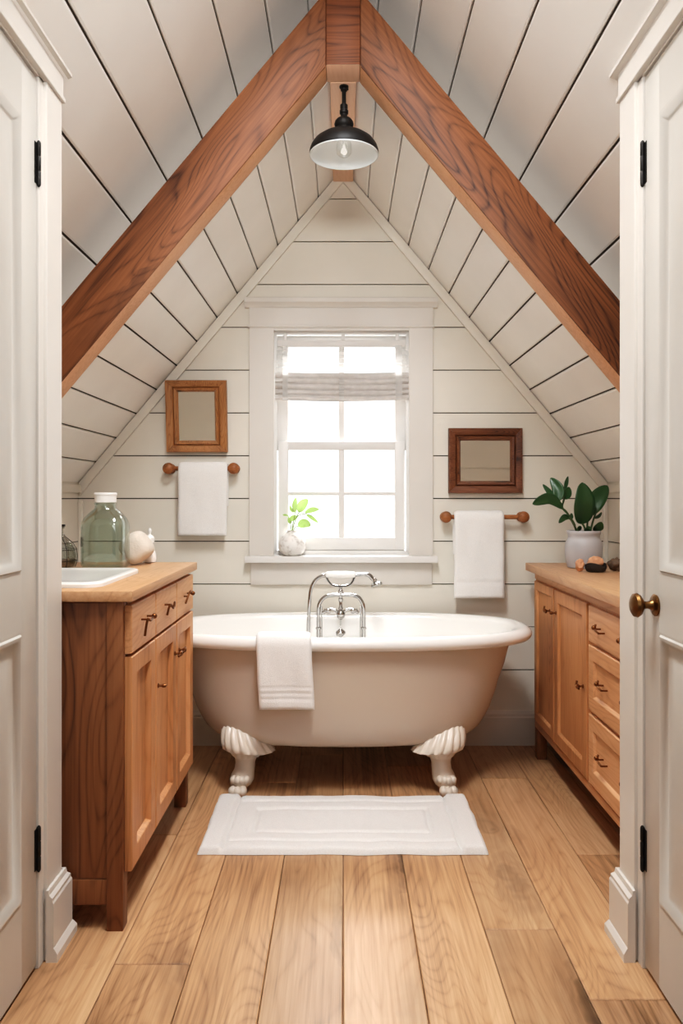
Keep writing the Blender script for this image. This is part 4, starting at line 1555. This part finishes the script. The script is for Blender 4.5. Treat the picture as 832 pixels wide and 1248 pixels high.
for pts in ([(465, 500, 0), (425, 420, -.01), (370, 340, -.02), (330, 310, -.02)], [(470, 500, .0), (400, 370, .0), (357, 310, .01), (372, 240, .01), (382, 165, .02)],
            [(310, 300, -.01), (300, 270, -.01), (307, 255, -.01)], [(525, 500, -.01), (512, 460, -.02), (494, 430, -.02)], [(542, 500, 0), (548, 430, 0), (553, 365, 0)],
            [(570, 500, .0), (596, 420, .01), (628, 340, .02)], [(440, 450, -.02), (410, 405, -.03), (380, 392, -.03)]):
    mb = MB()
    pp = [zp(*p) for p in pts]
    mb.tube(catmull(pp, 5), 0.0042, 8)
    mb.build('stem', M['stem'], pl)

# window plant in the speckled vase
VD = 3.735
vs = F / VD
vc = Vector(((356 - CX) / vs, VD, 0.9155))
vp = thing('potted_sprig', 'bright green sprig in a round speckled vase on the window sill', 'plant', vc)
mb = MB()
prof = [(0.030, 0.0), (0.040, 0.002), (0.056, 0.016), (0.0655, 0.038), (0.067, 0.056), (0.061, 0.078), (0.046, 0.098), (0.030, 0.110), (0.023, 0.114), (0.022, 0.119), (0.025, 0.122), (0.021, 0.121), (0.018, 0.112), (0.018, 0.10)]
mb.lathe(prof, vc, 40)
mb.build('vase', M['speck'], vp)


def wp(x, y, dy=0.0):
    px, py = 325 + x / 8.32, 590 + y / 8.32
    return Vector(((px - CX) / vs, VD + dy, CH + (CY - py) / vs))


for pts, w, tl in (
    ([(285, 290, 0), (280, 215, .01), (292, 138, .02)], 52, .2), ([(322, 285, 0), (360, 215, -.01), (420, 155, -.02)], 96, -.2),
    ([(385, 290, 0), (450, 262, .01), (528, 255, .02)], 56, .8), ([(400, 310, 0), (460, 340, -.01), (522, 388, -.03)], 40, -.6),
    ([(322, 428, -.02), (380, 395, -.03), (448, 420, -.04)], 92, .1), ([(232, 378, 0), (262, 345, .0), (312, 330, .01)], 56, .3),
    ([(225, 335, 0), (195, 318, .01), (158, 312, .02)], 26, .8), ([(270, 290, 0), (250, 255, -.01), (238, 215, -.02)], 34, -.4),
    ([(245, 400, -.01), (232, 370, -.02), (226, 335, -.02)], 40, .3)):
    leaf_mesh([wp(*p) for p in pts], w / 8.32 / vs, tl, 0.2, 0.52, 0.05, n=12, m=4).build('leaf', M['leaf2'], vp, recalc=False, angle=80)
for pts in ([(255, 520), (262, 420), (278, 350), (285, 285)], [(255, 520), (270, 430), (300, 340), (335, 270)], [(258, 520), (285, 440), (325, 428)],
            [(250, 520), (246, 440), (235, 375), (222, 335)], [(290, 345), (340, 310), (405, 300)]):
    mb = MB()
    mb.tube(catmull([wp(*p) for p in pts], 4), 0.0021, 6)
    mb.build('stem', M['stem2'], vp)


# ----------------------------------------------------------------------------- stones on the right counter
def rock(c, r, seed, amp=0.35, flat=False):
    mb = MB()

    def fn(v):
        d = v.normalized()
        k = 1 + amp * noise.noise(d * 1.6 + Vector((seed, seed * 2, 0))) + amp * 0.35 * noise.noise(d * 4 + Vector((seed, 0, 3)))
        return v * k
    mb.ball(c, r, 28, 18, fn=fn)
    return mb


def drop(mb, z):
    m_ = min(v.co.z for v in mb.bm.verts)
    for v in mb.bm.verts: v.co.z += z - m_
    return max(v.co.z for v in mb.bm.verts)


sD = 3.18
ZR = 0.8906
a = P(726, 686, sD)
# dark bark-like dish: a hollow rough bowl
dc = Vector((a.x, sD, ZR))
mb = MB()
rings = []
for r, z in ((0.030, 0.0), (0.038, 0.004), (0.043, 0.018), (0.044, 0.031), (0.039, 0.033), (0.034, 0.022), (0.02, 0.015), (0.004, 0.014)):
    rings.append([(dc.x + r * math.cos(t * 2 * PI / 30) * (1 + 0.10 * noise.noise(Vector((math.cos(t * 2 * PI / 30) * 2, math.sin(t * 2 * PI / 30) * 2, z * 60)))),
                   dc.y + 0.85 * r * math.sin(t * 2 * PI / 30), dc.z + z + (0.006 * math.sin(t * 2 * PI / 30 * 2) if z > 0.02 else 0)) for t in range(30)])
mb.loft(rings)
tag(mb.build('bark_dish', M['rockdark'], angle=50), 'small black rough dish holding a pink stone beside the grey jar', 'dish')
mb = rock((dc.x - 0.002, dc.y, dc.z + 0.045), (0.032, 0.027, 0.022), 3.0, 0.3)
drop(mb, dc.z + 0.0158)
zmx = max(v.co.z for v in mb.bm.verts)
tag(mb.build('pink_stone', M['rockpink'], angle=60), 'rough pinkish stone sitting in the black dish', 'stone')
mb = rock((dc.x - 0.062, sD + 0.012, ZR + 0.02), (0.017, 0.019, 0.024), 8.0, 0.4)
drop(mb, ZR)
tag(mb.build('pale_stone', M['rockpink'], angle=60), 'pale pebble leaning between the grey jar and black dish', 'stone')
mb = rock((dc.x + 0.093, sD + 0.02, ZR + 0.02), (0.036, 0.032, 0.024), 5.0, 0.45)
drop(mb, ZR)
tag(mb.build('brown_stone', M['rockgrey'], angle=60), 'mottled brown stone half hidden by the door casing', 'stone')

# ----------------------------------------------------------------------------- lights
def area(name, loc, target, sx, sy, power, col, spread=180):
    l = bpy.data.lights.new(name, 'AREA')
    l.shape = 'RECTANGLE'
    l.size, l.size_y = sx, sy
    l.energy = power
    l.color = col
    l.spread = math.radians(spread)
    o = bpy.data.objects.new(name, l)
    COL.objects.link(o)
    o.location = loc
    o.rotation_euler = (Vector(target) - Vector(loc)).to_track_quat('-Z', 'Y').to_euler()
    return o


area('window_daylight', (0.0, 5.2, 3.1), (0.0, 2.8, 0.8), 2.0, 1.2, 420, (0.97, 0.985, 1.0))
area('ridge_fill', (0.0, 1.72, 3.06), (0.0, 2.75, 0.0), 0.3, 0.9, 30, (0.96, 0.98, 1.0), 105)  # unseen overhead lamp added under the closed ridge
area('hall_top_fill', (0.0, 0.45, 3.0), (0.0, 1.3, 0.0), 0.5, 1.0, 5, (0.96, 0.98, 1.0), 70)  # fill added out of view to brighten the near floor
area('rear_fill', (0.0, -0.55, 1.9), (0.0, 3.4, 2.1), 1.2, 0.9, 3.2, (0.96, 0.98, 1.0), 80)  # added fill behind the camera, lifting the truss and far ceiling
area('vault_fill', (0.0, 0.5, 2.3), (0.0, 2.9, 2.6), 0.5, 0.3, 6, (0.96, 0.98, 1.0), 95)  # extra unseen lamp, added to brighten the higher ceiling
for sd in (-1, 1):
    # hidden fill added behind each rafter to brighten the ceiling above it
    xm = 0.66
    nrm = Vector((sd * 0.766, 0.05, 0.643))
    p = Vector((sd * xm, 2.965, A_FAR - T * xm + 0.125))
    o = area('rafter_fill', p, p + nrm, 0.16, 1.75, 0.6, (1.0, 0.90, 0.80))
    zax = -nrm.normalized()
    yax = Vector((sd, 0, -S_)).normalized()
    xax = yax.cross(zax).normalized()
    yax = zax.cross(xax)
    o.rotation_euler = Matrix((xax, yax, zax)).transposed().to_euler()

pl_ = bpy.data.lights.new('pendant_bulb', 'POINT')
pl_.energy = 0.09
pl_.shadow_soft_size = 0.02
pl_.color = (1.0, 0.97, 0.93)
po = bpy.data.objects.new('pendant_bulb', pl_)
COL.objects.link(po)
po.location = (pc.x, pd, pc.z + 0.022)

# sky: brighter on the window side
w = bpy.data.worlds.new('sky')
scn.world = w
w.use_nodes = True
nt = w.node_tree
nt.nodes.clear()
out = nt.nodes.new('ShaderNodeOutputWorld')
bg = nt.nodes.new('ShaderNodeBackground')
tc = nt.nodes.new('ShaderNodeTexCoord')
sep = nt.nodes.new('ShaderNodeSeparateXYZ')
nt.links.new(tc.outputs['Generated'], sep.inputs[0])
mr = nt.nodes.new('ShaderNodeMapRange')
mr.interpolation_type = 'SMOOTHSTEP'
mr.inputs['From Min'].default_value = -0.3
mr.inputs['From Max'].default_value = 0.5
mr.inputs['To Min'].default_value = 0.14
mr.inputs['To Max'].default_value = 1.9
nt.links.new(sep.outputs['Y'], mr.inputs['Value'])
nt.links.new(mr.outputs['Result'], bg.inputs['Strength'])
bg.inputs['Color'].default_value = (0.97, 0.985, 1.0, 1)
nt.links.new(bg.outputs[0], out.inputs['Surface'])

# ----------------------------------------------------------------------------- camera
cam = bpy.data.cameras.new('camera')
co = bpy.data.objects.new('camera', cam)
COL.objects.link(co)
co.location = (0, 0, CH)
co.rotation_euler = (PI / 2, 0, 0)
cam.sensor_fit = 'VERTICAL'
cam.sensor_height = 36.0
cam.sensor_width = 24.0
cam.lens = F / 1248 * 36.0
cam.shift_x = -(CX - 416) / 1248
cam.shift_y = -(624 - CY) / 1248
cam.clip_start = 0.02
scn.camera = co
scn.view_settings.view_transform = 'Standard'
scn.view_settings.look = 'None'
scn.view_settings.exposure = -0.1
vs_ = scn.view_settings
vs_.use_curve_mapping = True
cv = vs_.curve_mapping.curves[3]
for x, y in ((0.04, 0.024), (0.15, 0.128), (0.5, 0.52)):
    cv.points.new(x, y)
vs_.curve_mapping.update()
scn.cycles.use_denoising = True
scn.cycles.max_bounces = 10
scn.cycles.diffuse_bounces = 6
scn.cycles.transparent_max_bounces = 16
scn.cycles.sample_clamp_indirect = 6.0
